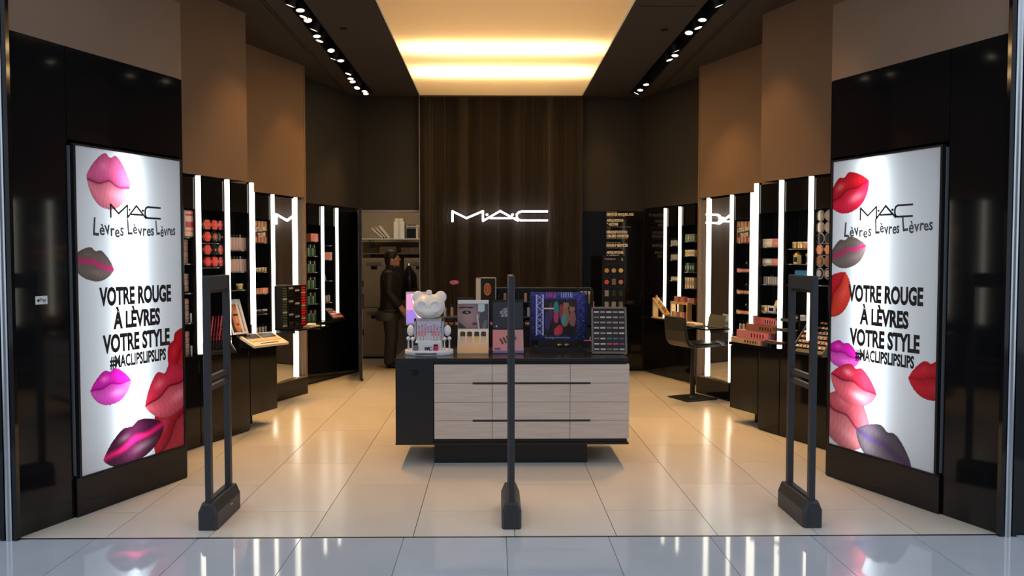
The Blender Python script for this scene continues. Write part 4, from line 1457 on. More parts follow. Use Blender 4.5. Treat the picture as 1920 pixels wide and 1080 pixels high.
def put(F, Y, d, z, name, label, cat, group, parts, turn=0.0, scale=None):
    return product(name, label, cat, group, parts, F.pt(Y, d, z), F.rot + turn, scale)


def stripes(X, Z):
    z = Z / Z.max()
    g_ = np.ones(X.shape + (3,)) * np.array(s2l(196, 60, 74))
    for lo_, hi in ((0.02, 0.34), (0.58, 0.80), (0.88, 0.95)):
        g_[(z > lo_) & (z < hi)] = s2l(236, 190, 160)
    g_[(np.abs(z - 0.2) < 0.03)] = s2l(226, 120, 110)
    return g_


t = A.thing('striped_header', 'red and cream striped header board above the stacked pots', 'poster', 6.855, 0.026, 1.815)
BX(-0.075, 0.068, 0.002, 0.012, 0.0, 0.222).build('board', white_card, t)
painted('print', 0.142, 0.22, 0.006, stripes, prt, t, (-0.075, 0.0, 0.001))
for z0, n_ in ((1.5855, 4), (1.3455, 3), (1.0805, 4), (0.8005, 4)):
    for i in range(n_):
        put(A, 6.835, 0.085, z0 + i * 0.052, 'stacked_pot', 'small %s pot in the stacks beside the left light box' % ('peach' if i % 2 else 'nude'), 'pot', 'stacked pots beside the left light box',
            [('pot', me_pot, C_peach if i % 2 else C_nude), ('lid', me_lid, C_clear)], scale=(1.5, 1.0, 1.7))
for z0 in (1.0805, 0.8005):
    put(A, 6.88, 0.07, z0, 'white_vial', 'thin white vial beside the stacked pots', 'vial', 'white vials beside the stacked pots',
        [('case', me_lip, white_p), ('cap', me_lcap, white_p)], scale=(1, 1, 1.0))
k = 0
for r_, z in enumerate((1.925, 1.820, 1.705, 1.60)):
    for c, Y in enumerate((7.045, 7.130, 7.215)):
        cm = [C_peach, C_coral, C_pink, C_coral, C_bronze, C_dark, C_coral, C_dark, C_peach, C_red, C_coral, C_pink][k]
        cn = ['peach', 'coral', 'pink', 'coral', 'bronze', 'black', 'coral', 'black', 'peach', 'red', 'coral', 'pink'][k]
        flower = k not in (4, 5, 7)
        put(A, Y, 0.040, z, 'flower_compact', '%s %s compact in the %s row of the niche behind the left gate' % (cn, 'flower' if flower else 'round', ['top', 'second', 'third', 'bottom'][r_]), 'compact',
            'coral compacts behind the left gate',
            [('shell', me_fl if flower else me_rd, C_dark if not flower else cm), ('pan', me_fpan if flower else me_rp, C_coral if flower else cm),
             ('centre', me_fdot, C_pink), ('rim', me_rim, C_dark)])
        k += 1
for i, Y in enumerate((7.06, 7.13, 7.19)):
    put(A, Y, 0.08, 1.345, 'lash_tool', 'dark metal lash curler on the shelf under the coral compacts', 'tool', 'lash curlers under the coral compacts',
        [('handle', MB().tube([(-0.02, 0, 0.004), (-0.01, 0, 0.06), (0.012, 0, 0.085)], 0.005, 6).mesh('handle'), dark_metal),
         ('handle', MB().tube([(0.02, 0, 0.004), (0.01, 0, 0.06), (-0.012, 0, 0.085)], 0.005, 6).mesh('handle'), chrome)])
for z in (1.506, 1.706):
    for i in range(6):
        put(A, 7.355 + 0.0405 * i, 0.055, z, 'hanging_packet', 'dusty pink packet in the row of six on the left wall' if z < 1.6 else 'dusty pink packet in the upper row of six on the left wall',
            'packet', 'dusty pink packets', [('packet', me_pack, C_pouch), ('hang_tab', me_tab, C_dark)])
put(A, 7.50, 0.08, 1.336, 'gold_jar', 'squat yellow gold jar under the dusty pink packets', 'jar', None, [('jar', me_jar, gold_m), ('lid', me_jlid, colr('pale_lid', 226, 216, 150))], scale=(1.3, 1.0, 0.85))

# lipstick tester between the tubes
t = A.thing('lipstick_tester_rack', 'slanted clear rack of red lipsticks on the left counter', 'tester rack', 7.05, 0.02, ZN, turn=R(-18))
MB().prism([(-0.17, 0.0), (0.04, 0.0), (0.04, 0.17), (0.03, 0.17)], -0.13, 0.13, 'x').build('slope', C_dark, t)
for x_ in (-0.135, 0.13):
    MB().prism([(-0.18, 0.0), (0.045, 0.0), (0.045, 0.20), (0.03, 0.20), (-0.18, 0.02)], x_, x_ + 0.006, 'x').build('side_cheek', C_clear, t)
BX(-0.13, 0.13, -0.185, -0.17, 0.0, 0.025).build('front_lip', dark_metal, t)
reds = [colr('lip_%d' % i, *c) for i, c in enumerate(((196, 30, 50), (150, 24, 44), (214, 70, 84), (176, 40, 80), (120, 30, 40), (206, 100, 96)))]
me_tl = MB().cyl((0, 0, 0), (0, -0.018, 0.075), 0.0085, n=10).mesh('case')
me_tb = MB().cyl((0, -0.018, 0.075), (0, -0.026, 0.108), 0.0068, 0.0045, n=10).mesh('bullet')
Fo = A.pt(7.05, 0.02, ZN)
Ro = A.rot + R(-18)
for r_ in range(5):
    for c in range(9):
        lx, ly = -0.112 + 0.028 * c, -0.115 + 0.035 * r_
        wx = Fo.x + lx * math.cos(Ro) - ly * math.sin(Ro)
        wy = Fo.y + lx * math.sin(Ro) + ly * math.cos(Ro)
        zz = ZN + 0.045 + 0.03 * r_
        product('tester_lipstick', 'uncapped %s lipstick in the %s row of the slanted rack' % (['crimson', 'oxblood', 'rose', 'berry', 'maroon', 'coral'][(r_ + c * 2) % 6], ['front', 'second', 'middle', 'fourth', 'rear'][r_]), 'lipstick', 'lipsticks in the slanted rack',
                [('case', me_tl, C_dark), ('bullet', me_tb, reds[(r_ + c * 2) % 6])], (wx, wy, zz), Ro, (1, 1, 1.0 + 0.1 * r_))

# palette display with the leaning portrait card
t = A.thing('palette_display', 'cream open palette with two dark pans and a leaning amber portrait card', 'display stand', 7.50, -0.10, ZN + 0.001, turn=R(-14))
sl = Matrix.Translation((0.06, -0.02, 0.055)) @ Matrix.Rotation(R(20), 4, 'X')
for a, nm_, mm in (((-0.20, 0.20, -0.13, 0.13, 0.0, 0.022), 'palette_base', C_cream), ((-0.17, -0.01, 0.02, 0.11, 0.022, 0.026), 'pan', C_dark),
                   ((0.01, 0.17, 0.02, 0.11, 0.022, 0.026), 'pan', C_dark), ((-0.17, -0.01, -0.05, 0.005, 0.022, 0.026), 'pan', C_tan), ((0.01, 0.17, -0.05, 0.005, 0.022, 0.026), 'pan', C_tan),
                   ((-0.10, 0.10, -0.10, -0.085, 0.022, 0.0235), 'lettering_bar', C_dark)):
    MB().box(*a, M=sl).build(nm_, mm, t)
BX(-0.10, 0.22, -0.06, 0.08, 0.0, 0.03).build('riser', satin_black, t)
BX(0.0, 0.03, -0.04, 0.06, 0.03, 0.075).build('riser_post', satin_black, t)


def warm_face(X, Z):
    x, z = X / X.max(), Z / Z.max()
    g_ = np.array(s2l(110, 58, 36)) * np.ones(X.shape + (1,))
    m = np.hypot((x - 0.5) / 0.36, (z - 0.5) / 0.5) < 1
    g_[m] = s2l(190, 120, 86)
    g_[(np.hypot((x - 0.62) / 0.2, (z - 0.45) / 0.35) < 1)] = s2l(214, 150, 110)
    g_[(np.abs(z - 0.62) < 0.03) & (np.abs(x - 0.5) < 0.22)] = s2l(60, 30, 24)
    g_[(np.hypot((x - 0.52) / 0.12, (z - 0.28) / 0.05) < 1)] = s2l(150, 50, 50)
    g_[(x < 0.2)] = s2l(60, 30, 22)
    return g_


cardm = Matrix.Translation((-0.13, 0.05, 0.13)) @ Matrix.Rotation(R(-22), 4, 'X')
MB().box(-0.085, 0.085, 0.0, 0.008, 0.0, 0.34, M=cardm).build('card_frame', white_card, t)
o = painted('portrait_print', 0.13, 0.27, 0.005, warm_face, prt, t)
o.matrix_local = cardm @ Matrix.Translation((-0.075, -0.002, 0.02))
MB().box(0.02, 0.045, -0.004, 0.0, 0.0, 0.34, M=cardm).build('white_strut', white_card, t)
BX(-0.14, -0.06, 0.06, 0.14, 0.0, 0.14).build('card_riser', satin_black, t)

# slim niche with the bullet poster (both sides)
def bullet_print(X, Z):
    x, z = X / X.max(), Z / Z.max()
    g_ = np.ones(X.shape + (3,)) * np.array(s2l(64, 34, 22))
    for i in range(4):
        cx_ = 0.14 + 0.24 * i
        m = (np.abs(x - cx_) < 0.085) & (z > 0.72) & (z < 1.0 - 8 * (x - cx_) ** 2 + 0.02)
        g_[m] = s2l(206, 150, 104)
        m = (np.abs(x - cx_) < 0.085) & (z < 0.24)
        g_[m] = s2l(196, 120, 90)
    g_[x < 0.05] = s2l(206, 180, 120)
    return g_


for s in (-1, 1):
    Bf = Frame(s, KB, 7.765)
    t = Bf.thing('bullet_poster', 'brown poster of lipstick bullets with slanted cream words, %s wall' % SIDE[s], 'poster', 8.845, 0.04, 1.8005)
    BX(-0.125, 0.125, 0.001, 0.010, 0.0, 0.235).build('board', C_dark, t)
    painted('print', 0.25, 0.235, 0.006, bullet_print, prt, t, (-0.125, 0.0, 0.0))
    for w_, z_, x0, x1 in (('LITTLE MAC', 0.115, -0.105, 0.115), ('TO LOVE', 0.055, -0.05, 0.08)):
        o = fit_text(w_, x0, x1, z_, 0.042, C_cream, t, -0.0015, bold=0.003)
        o.rotation_euler = (0, R(-6), 0)
    nm = SIDE[s]
    if s < 0:
        for i in range(5):
            put(Bf, 8.73 + 0.05 * i, 0.06, 1.4755, 'glass_jar', 'low clear jar on the shelf under the left bullet poster', 'jar', 'jars under the left bullet poster',
                [('jar', me_pot, C_clear if i < 4 else gold_m), ('lid', me_lid, C_cream if i < 3 else gold_m)], scale=(1.0, 1.0, 1.6))
            put(Bf, 8.73 + 0.05 * i, 0.06, 1.2355, 'peach_carton', 'peach carton on the third shelf of the slim left niche', 'carton', 'peach cartons in the slim left niche',
                [('carton', boxmesh(0.046, 0.05, 0.06), C_peach if i > 2 else C_nude)])
            put(Bf, 8.73 + 0.05 * i, 0.06, 1.0105, 'dark_jar', 'dark jar with a silver lid in the slim left niche', 'jar', 'dark jars in the slim left niche',
                [('jar', me_pot, C_dark), ('lid', me_lid, chrome if i != 4 else C_cream)], scale=(1, 1, 1.7))
            put(Bf, 8.73 + 0.05 * i, 0.06, ZN + 0.0005, 'clear_vial', 'clear vial at the foot of the slim left niche', 'vial', 'clear vials in the slim left niche',
                [('bottle', me_bot, C_clear), ('cap', me_cap, C_dark)], scale=(0.9, 0.9, 0.7))
    else:
        for zz, cm, cn in ((1.4755, C_rosebox, 'rose'), (1.2355, C_nude, 'copper'), (1.0105, C_peach, 'peach')):
            for i in range(2):
                put(Bf, 8.765 + 0.12 * i, 0.06, zz, 'kit_box', '%s kit box under the right bullet poster' % cn, 'box', 'kit boxes in the slim right niche',
                    [('carton', boxmesh(0.12, 0.06, 0.032), cm), ('lid', BX(-0.062, 0.062, -0.032, 0.032, 0.032, 0.042).mesh('lid'), C_dark)])
            for i in range(3):
                put(Bf, 8.75 + 0.06 * i, 0.07, zz + 0.0435, 'lip_brush', 'slanted brush lying on a %s kit box' % cn, 'brush', 'brushes on the kit boxes, right niche',
                    [('handle', MB().cyl((-0.02, 0, 0.006), (0.035, 0, 0.05), 0.005, n=8).mesh('handle'), C_dark),
                     ('ferrule', MB().cyl((0.035, 0, 0.05), (0.05, 0, 0.062), 0.006, n=8).mesh('ferrule'), C_clear)])
        for i in range(4):
            put(Bf, 8.74 + 0.055 * i, 0.06, ZN + 0.0005, 'clear_vial', 'dark capped vial at the foot of the slim right niche', 'vial', 'vials in the slim right niche',
                [('bottle', me_bot, C_clear if i % 2 else C_cream), ('cap', me_cap, C_dark)])

# black lipstick tower on the left ledge, open palette, tray on the right ledge
t = B.thing('lipstick_tower', 'black acrylic tower of lipsticks in columns on the left ledge', 'display rack', 9.19, -0.135, 0.8355)
BX(-0.24, 0.24, 0.0, 0.10, 0.0, 0.012).build('base', matte_black, t)
BX(-0.24, 0.24, 0.085, 0.10, 0.012, 0.47).build('back', matte_black, t)
for i in range(5):
    x_ = -0.24 + 0.12 * i - (0.008 if i == 4 else 0)
    BX(x_, x_ + 0.008, 0.0, 0.085, 0.012, 0.47).build('divider', matte_black, t)
BX(-0.24, 0.24, 0.0, 0.10, 0.47, 0.48).build('top', matte_black, t)
rk = C_red
for c in range(4):
    for r_ in range(15):
        mm = [colr('olive_tube', 70, 80, 60), C_dark, C_dark, C_red][c]
        BX(-0.222 + 0.12 * c, -0.142 + 0.12 * c, 0.002, 0.012, 0.02 + 0.03 * r_, 0.042 + 0.03 * r_).build('lipstick_end', mm if (r_ + c) % 5 else C_clear, t)
t = B.thing('open_palette', 'open cream palette with crumpled tissues on the left ledge', 'palette', 9.33, -0.26, 0.8355)
BX(-0.10, 0.10, -0.05, 0.05, 0.0, 0.012).build('tray', C_cream, t)
tm = MB()
tm.ball((-0.03, 0, 0.025), 0.05, 1.2, 0.8, 0.35, 14, 8)
tm.ball((0.05, 0.01, 0.022), 0.035, 1.2, 0.8, 0.35, 14, 8)
tm.build('tissue', white_card, t, smooth=True)
Br = Frame(1, KB, 7.765)
t = Br.thing('tissue_pack', 'cream tissue pack lying on the right make-up ledge', 'tissue pack', 9.34, -0.25, 0.8355)
MB().prism([(-0.12, 0.0), (0.12, 0.0), (0.13, 0.02), (0.115, 0.042), (-0.115, 0.042), (-0.13, 0.02)], -0.055, 0.055, 'y').build('pack', C_cream, t, bevel=0.006)
BX(-0.06, 0.06, -0.012, 0.012, 0.042, 0.045).build('opening_flap', white_card, t)
t = Br.thing('face_chart_board', 'olive grey board leaning against the right mirror', 'board', 9.14, -0.10, 0.8355)
MB().box(-0.15, 0.15, 0.0, 0.008, 0.0, 0.145, M=Matrix.Rotation(R(-14), 4, 'X')).build('board', flat('olive_grey_board', (0.13, 0.125, 0.095), 0.3), t)
BX(-0.15, 0.15, -0.03, 0.02, 0.0, 0.008).build('foot', flat('olive_grey_board', (0.13, 0.125, 0.095), 0.3), t)
MB().cyl((-0.125, -0.006, 0.10), (-0.125, 0.004, 0.10), 0.008, n=10).build('grommet', white_p, t)

# rear left wall
put(C, 10.40, 0.07, 1.8405, 'rose_carton', 'dusty rose carton on the top shelf beside the left mirror', 'carton', None, [('carton', boxmesh(0.17, 0.08, 0.10), C_rosebox), ('flap', BX(-0.083, 0.083, -0.041, -0.039, 0.08, 0.098).mesh('flap'), C_pink)])
for zz, shn in ((1.6505, 'shelf under the dusty rose carton'), (1.4405, 'third shelf up'), (1.2305, 'second shelf up'), (1.0305, 'lowest shelf'), (ZN + 0.0005, 'worktop')):
    for i in range(4):
        put(C, 10.31 + 0.045 * i, 0.07, zz, 'green_bottle', '%s glass bottle on the %s by the left mirror' % ('dark green' if i % 2 else 'sage green', shn), 'bottle', 'green bottles by the left mirror',
            [('bottle', me_bot, C_greend if i % 2 else C_green), ('cap', me_cap, C_clear if i % 2 else C_dark)], scale=(1.25, 1.25, 1.1))
put(C, 10.71, 0.07, 1.6805 - 0.08, 'salmon_carton', 'salmon carton in the last left niche beside the open door', 'carton', None, [('carton', boxmesh(0.17, 0.08, 0.10), C_rosebox), ('flap', BX(-0.083, 0.083, -0.041, -0.039, 0.08, 0.098).mesh('flap'), C_peach)])
put(C, 10.66, 0.07, 1.3205, 'folded_leaflet', 'folded green leaflet on the shelf under the salmon carton', 'leaflet', None,
    [('front_leaf', MB().prism([(-0.05, 0), (0.05, 0), (0.0, 0.13)], -0.004, 0.0, 'y').mesh('front_leaf'), C_green), ('rear_leaf', MB().prism([(-0.045, 0), (0.055, 0), (0.01, 0.12)], 0.0, 0.02, 'y').mesh('rear_leaf'), C_cream)])
for i in range(4):
    put(C, 10.60 + 0.055 * i, 0.07, 1.0305, 'frosted_tube', 'frosted tube low in the niche beside the open door', 'tube', 'frosted tubes beside the open door', [('bottle', me_bot, C_clear), ('cap', me_cap, C_dark)])
t = C.thing('small_palette_rack', 'slanted dark palette rack on the rear left counter', 'tester rack', 10.78, -0.04, ZN + 0.001, turn=R(-10))
rk_ = Matrix.Translation((0, -0.04, 0.02)) @ Matrix.Rotation(R(-52), 4, 'X')
MB().box(-0.11, 0.11, 0, 0.008, 0, 0.21, M=rk_).build('board', colr('umber_board', 92, 70, 60), t)
for i in range(4):
    for j in range(2):
        MB().box(-0.095 + 0.1 * j, -0.005 + 0.1 * j, -0.005, 0.0, 0.012 + 0.05 * i, 0.048 + 0.05 * i, M=rk_).build('pan', (C_nude, C_pink, C_bronze, C_cream)[(i + j) % 4], t)
MB().prism([(0.0, 0.0), (0.10, 0.0), (0.10, 0.12)], -0.1, -0.09, 'x').build('rear_leg', matte_black, t)
MB().prism([(0.0, 0.0), (0.10, 0.0), (0.10, 0.12)], 0.09, 0.1, 'x').build('rear_leg', matte_black, t)
BX(-0.11, 0.11, -0.06, 0.0, 0.0, 0.02).build('front_foot', matte_black, t)

# ------------------------------------------------------------------ products on the right wall
A, B, C = Frame(1, KA, 6.2), Frame(1, KB, 7.765), Frame(1, KC, 9.7)
sil = colr('silver_pan', 190, 176, 160, 0.25, metal=0.5)
for r_, z in enumerate((1.995, 1.895, 1.800, 1.705, 1.605, 1.500)):
    for c, Y in enumerate((6.835, 6.74)):
        kind = ['silver', 'silver', 'black', 'peach', 'bronze', 'black'][r_]
        cm = {'silver': sil, 'black': C_dark, 'peach': C_peach, 'bronze': C_bronze}[kind]
        fw = kind == 'peach'
        put(A, Y, 0.040, z, 'round_compact', '%s %s compact mounted beside the red lips light box' % (kind, 'flower' if fw else 'round'), 'compact', 'round compacts beside the red lips light box',
            [('shell', me_fl if fw else me_rd, cm), ('pan', me_fpan if fw else me_rp, cm if kind != 'black' else C_clear if r_ == 5 else C_dark), ('rim', me_rim, C_clear if kind != 'peach' else C_dark)])
for i in range(4):
    put(A, 6.96 + 0.065 * i, 0.075, 1.7155, 'gold_jar', 'gold lidded jar in the row of four on the right wall', 'jar', 'gold jars on the right wall',
        [('jar', me_jar, C_gold if i != 1 else C_peach), ('lid', me_jlid, C_cream)], scale=(1.0, 1.0, 0.95))
for i, Y in enumerate((6.985, 7.13)):
    lan = MB().prism([(0.045 * math.cos(a * PI / 3), 0.03 * math.sin(a * PI / 3)) for a in range(6)], 0.0, 0.075)
    put(A, Y, 0.075, 1.5805, 'gold_lantern_box', 'six sided gold lantern box under the gold jars', 'box', 'gold lantern boxes under the gold jars',
        [('body', lan.mesh('body'), gold_m), ('cap', MB().cyl((0, 0, 0.075), (0, 0, 0.108), 0.045, 0.018, n=6).mesh('cap'), gold_m), ('window', BX(-0.018, 0.018, -0.0285, -0.0262, 0.015, 0.06).mesh('window'), C_dark)])
put(A, 7.04, 0.075, 1.3905, 'blue_carton', 'wide blue carton with a cream label on the right wall', 'carton', None,
    [('carton', boxmesh(0.20, 0.06, 0.135), C_dark), ('label', BX(-0.09, 0.095, -0.033, -0.0305, 0.075, 0.13).mesh('label'), C_blue), ('label', BX(-0.09, 0.095, -0.033, -0.0305, 0.05, 0.068).mesh('label'), C_cream)])
for zz, ca, cb_ in ((1.7355, C_cream, C_rosebox), (1.5655, colr('sage_cream', 180, 180, 150), C_pink)):
    for i in range(2):
        put(A, 7.35 + 0.135 * i, 0.085, zz, 'long_carton', '%s carton on the %s shelf beside the double light tubes' % ('rose' if i == 0 else 'cream', 'upper' if zz > 1.7 else 'second'), 'carton', 'cartons beside the double light tubes',
            [('carton', boxmesh(0.135, 0.07, 0.075 if zz > 1.7 else 0.06), cb_ if i == 0 else ca), ('label', BX(-0.05, 0.05, -0.0365, -0.0352, 0.02, 0.045).mesh('label'), C_peach if i == 0 else white_card)])
for i in range(9):
    put(A, 7.30 + 0.029 * i, 0.07, 1.3855, 'clear_tube_pack', 'clear blister pack in the row under the cartons', 'packet', 'clear packs on the right wall',
        [('packet', BX(-0.011, 0.011, -0.008, 0.008, 0, 0.07).mesh('packet'), C_clear), ('card', BX(-0.012, 0.012, 0.008, 0.010, 0, 0.08).mesh('card'), C_dark)])
for i in range(3):
    put(A, 7.33 + 0.095 * i, 0.08, 1.1205, 'white_carton', 'small %s carton above the stacked rose boxes' % ['grey', 'white', 'cream'][i], 'carton', 'small cartons above the stacked rose boxes',
        [('carton', boxmesh(0.085, 0.06, 0.062), [C_clear, white_card, C_cream][i]), ('label', BX(-0.03, 0.03, -0.0325, -0.0302, 0.015, 0.045).mesh('label'), gold_m if i == 2 else C_dark)])
put(A, 7.36, 0.09, 1.1830, 'leaning_card', 'grey card leaning on the small cartons', 'card', None,
    [('card', MB().box(-0.075, 0.075, 0, 0.004, 0, 0.06, M=Matrix.Rotation(R(-20), 4, 'X')).mesh('card'), C_clear), ('corner', MB().box(-0.075, -0.035, -0.002, 0, 0.0, 0.055, M=Matrix.Rotation(R(-20), 4, 'X')).mesh('corner'), gold_m)])
# stacked rose boxes, each a step back
for i, (Yc, w_, z_, d_, cm, cn) in enumerate(((7.70, 0.44, 0.8005, 0.036, colr('tan_rose', 196, 160, 134), 'tan bottom'), (7.62, 0.46, 0.8525, 0.044, C_rosebox, 'pink edged second'),
                                        (7.52, 0.42, 0.9305, 0.056, colr('umber_rose', 150, 100, 84), 'brown third'), (7.46, 0.34, 0.9985, 0.066, colr('salmon_box', 206, 104, 100), 'salmon top'))):
    hh = [0.05, 0.076, 0.066, 0.07][i]
    o = put(A, Yc, d_, z_, 'gift_box', '%s box of the stepped stack on the right counter' % cn, 'box', 'stepped stack of rose boxes',
            [('carton', boxmesh(w_, 0.09, hh), cm), ('window', BX(-w_ * 0.04, w_ * 0.46, -0.0465, -0.0452, hh * 0.2, hh * 0.8).mesh('window'), [C_nude, C_pink, C_bronze, C_rosebox][i])])
    for j in range(5):
        xx_ = -w_ * 0.02 + w_ * 0.09 * j
        BX(xx_, xx_ + w_ * 0.03, -0.0475, -0.0466, hh * 0.25, hh * 0.75).build('pan_strip', C_dark, o)
# stepped tester trays
me_pan = BX(-0.011, 0.011, -0.012, 0.012, 0, 0.008).mesh('pan')
for (Yc, z_, d_, w_, cm, cn, nr) in ((7.17, 1.075, 0.05, 0.27, C_clear, 'empty upper', 0), (7.17, 0.985, 0.02, 0.27, colr('amber_pan', 226, 150, 60), 'amber', 10), (7.26, 0.865, -0.01, 0.22, colr('coral_pans', 226, 100, 96), 'coral', 8)):
    t = A.thing('tester_tray', 'long black tester tray of %s pans on the right counter' % cn if nr else 'long black %s tester shelf on the right counter' % cn, 'tester tray', Yc, d_, z_)
    BX(-w_ / 2, w_ / 2, -0.06, 0.05, -0.012, 0.0).build('tray', satin_black, t)
    BX(-w_ / 2, w_ / 2, -0.065, -0.06, -0.016, 0.012).build('lip', glass_shelf, t)
    for x_ in (-w_ / 2 + 0.005, w_ / 2 - 0.015):
        BX(x_, x_ + 0.01, -0.02, 0.05, ZN - z_ + 0.001, -0.012).build('support', satin_black, t)
    for i in range(nr):
        o = mesh_ob('pan', me_pan, cm if i % 4 else C_cream, t)
        o.location = (-w_ / 2 + 0.02 + i * (w_ - 0.04) / (nr - 1), -0.02, 0.0)
for i in range(3):
    put(A, 7.04 + 0.07 * i, 0.07, 1.0755, 'white_carton', 'tiny white carton on the empty upper tester shelf', 'carton', 'tiny cartons on the upper tester shelf', [('carton', boxmesh(0.05, 0.04, 0.05), C_dark if i == 1 else white_card), ('label', BX(-0.02, 0.02, -0.0225, -0.0202, 0.012, 0.034).mesh('label'), C_clear)])
t = A.thing('foundation_tester_rack', 'slanted rack of foundation testers behind the right security gate', 'tester rack', 6.83, 0.0, ZN + 0.001, turn=R(4))
rk_ = Matrix.Translation((0, -0.09, 0.02)) @ Matrix.Rotation(R(-38), 4, 'X')
MB().box(-0.17, 0.17, 0, 0.010, 0, 0.34, M=rk_).build('board', C_dark, t)
for x_ in (-0.178, 0.17):
    MB().prism([(-0.11, 0.0), (0.12, 0.0), (0.135, 0.30), (0.115, 0.30), (-0.11, 0.03)], x_, x_ + 0.008, 'x').build('side_cheek', flat('smoked_cheek', (0.10, 0.095, 0.09), 0.25), t)
BX(-0.17, 0.17, -0.11, -0.09, 0.0, 0.02).build('front_lip', dark_metal, t)
for r_ in range(6):
    MB().box(-0.165, 0.165, -0.012, 0.0, 0.04 + 0.05 * r_, 0.046 + 0.05 * r_, M=rk_).build('ledge', C_dark, t)
    for c in range(8):
        x_ = -0.145 + 0.0415 * c
        MB().box(x_ - 0.014, x_ + 0.014, -0.011, 0.0, 0.047 + 0.05 * r_, 0.066 + 0.05 * r_, M=rk_).build('tester', (C_cream, C_peach, C_nude, C_clear, colr('coral_pans', 226, 100, 96), C_bronze)[(r_ * 2 + c) % 6], t)

# rear right wall
for zz, cm, cn, w_, hh in ((1.8405, C_green, 'sage', 0.05, 0.095), (1.6505, C_cream, 'cream', 0.05, 0.08), (1.4405, C_greend, 'dark green', 0.05, 0.12), (1.2305, C_cream, 'pale', 0.04, 0.14), (1.0305, C_rosebox, 'rose', 0.05, 0.07)):
    for i in range(4):
        put(C, 10.30 + 0.052 * i, 0.07, zz, 'skin_care_carton', '%s carton in the niche next to the right mirror' % cn, 'carton', 'cartons next to the right mirror',
            [('carton', boxmesh(w_ * 0.9, 0.05, hh), cm), ('label', BX(-0.014, 0.014, -0.0275, -0.0252, hh * 0.3, hh * 0.7).mesh('label'), C_clear)])
for zz in (1.7905, 1.6005):
    for i in range(6):
        put(C, 10.60 + 0.04 * i, 0.07, zz, 'frosted_tube', 'frosted tube in the %s row of the last right niche' % ('upper' if zz > 1.7 else 'second'), 'tube', 'frosted tubes in the last right niche',
            [('bottle', me_bot, C_clear), ('cap', me_cap, C_dark)], scale=(1.1, 1.1, 0.75))
for i in range(4):
    put(C, 10.61 + 0.055 * i, 0.07, 1.3205, 'cream_jar', 'cream jar in the last right niche', 'jar', 'cream jars in the last right niche', [('jar', me_jar, C_cream), ('lid', me_jlid, C_clear)], scale=(0.85, 0.85, 0.8))
for j, (Yc, nmx) in enumerate(((10.86, 'brushes'), (10.42, 'rose tubes'))):
    t = C.thing('stepped_tray', 'slanted pale wood tray of %s on the rear right counter' % nmx, 'tray', Yc, -0.062, ZN + 0.001)
    if j == 0:
        rk_ = Matrix.Translation((0.16, -0.0, 0.05)) @ Matrix.Rotation(R(36), 4, 'Y')
        MB().box(-0.36, 0.0, -0.05, 0.05, 0, 0.02, M=rk_).build('slope', C_tan, t)
        BX(-0.16, 0.18, -0.05, 0.05, 0.0, 0.015).build('foot', C_tan, t)
        BX(-0.14, -0.12, -0.04, 0.04, 0.015, 0.24).build('post', C_tan, t)
        for i in range(7):
            MB().box(-0.34 + 0.046 * i, -0.318 + 0.046 * i, -0.03, -0.01, 0.02, 0.075, M=rk_).build('tube_end', (C_peach, C_cream, C_clear)[i % 3], t)
    else:
        BX(-0.22, 0.22, -0.06, 0.05, 0.0, 0.02).build('board', C_tan, t)
        BX(-0.20, 0.20, -0.02, 0.05, 0.22, 0.25).build('upper_board', C_tan, t)
        for x_ in (-0.20, -0.02, 0.17):
            BX(x_, x_ + 0.02, -0.02, 0.05, 0.02, 0.22).build('post', C_tan, t)
        for i in range(6):
            BX(-0.15 + 0.05 * i, -0.115 + 0.05 * i, -0.03, 0.0, 0.02, 0.12).build('tube_end', (C_nude, C_cream, C_rosebox)[i % 3], t)
        for i in range(2):
            BX(-0.12 + 0.14 * i, -0.03 + 0.14 * i, -0.015, 0.035, 0.25, 0.32).build('box_end', (C_nude, C_rosebox)[i], t)

# ------------------------------------------------------------------ stool at the right mirror
t = thing('makeup_chair', 'black shell make-up chair on a square foot by the right mirror', 'chair', (2.20, 9.20, 0), R(24))
o = MB().prism([(-0.21, -0.19), (0.21, -0.19), (0.21, 0.19), (-0.21, 0.19)], 0.0, 0.014).build('foot_plate', satin_black, t, bevel=0.004)
MB().cyl((0, 0, 0.014), (0, 0, 0.60), 0.028, n=18).build('column', satin_black, t, smooth=True)
MB().cyl((0, 0, 0.014), (0, 0, 0.04), 0.05, 0.03, n=18).build('collar', satin_black, t, smooth=True)
prof = []
out_ = [(-0.275, 0.96), (-0.265, 0.80), (-0.245, 0.68), (-0.20, 0.625), (-0.12, 0.602), (0.0, 0.60), (0.26, 0.61)]
inn = [(0.26, 0.642), (0.0, 0.636), (-0.11, 0.640), (-0.17, 0.662), (-0.205, 0.71), (-0.225, 0.80), (-0.238, 0.96)]
MB().prism(out_ + inn, -0.19, 0.19, 'y').build('seat_shell', pm('charcoal_shell', (0.03, 0.028, 0.026), 0.35), t, bevel=0.012)
BX(-0.10, 0.25, -0.17, 0.17, 0.640, 0.652).build('seat_pad', satin_black, t, bevel=0.004)

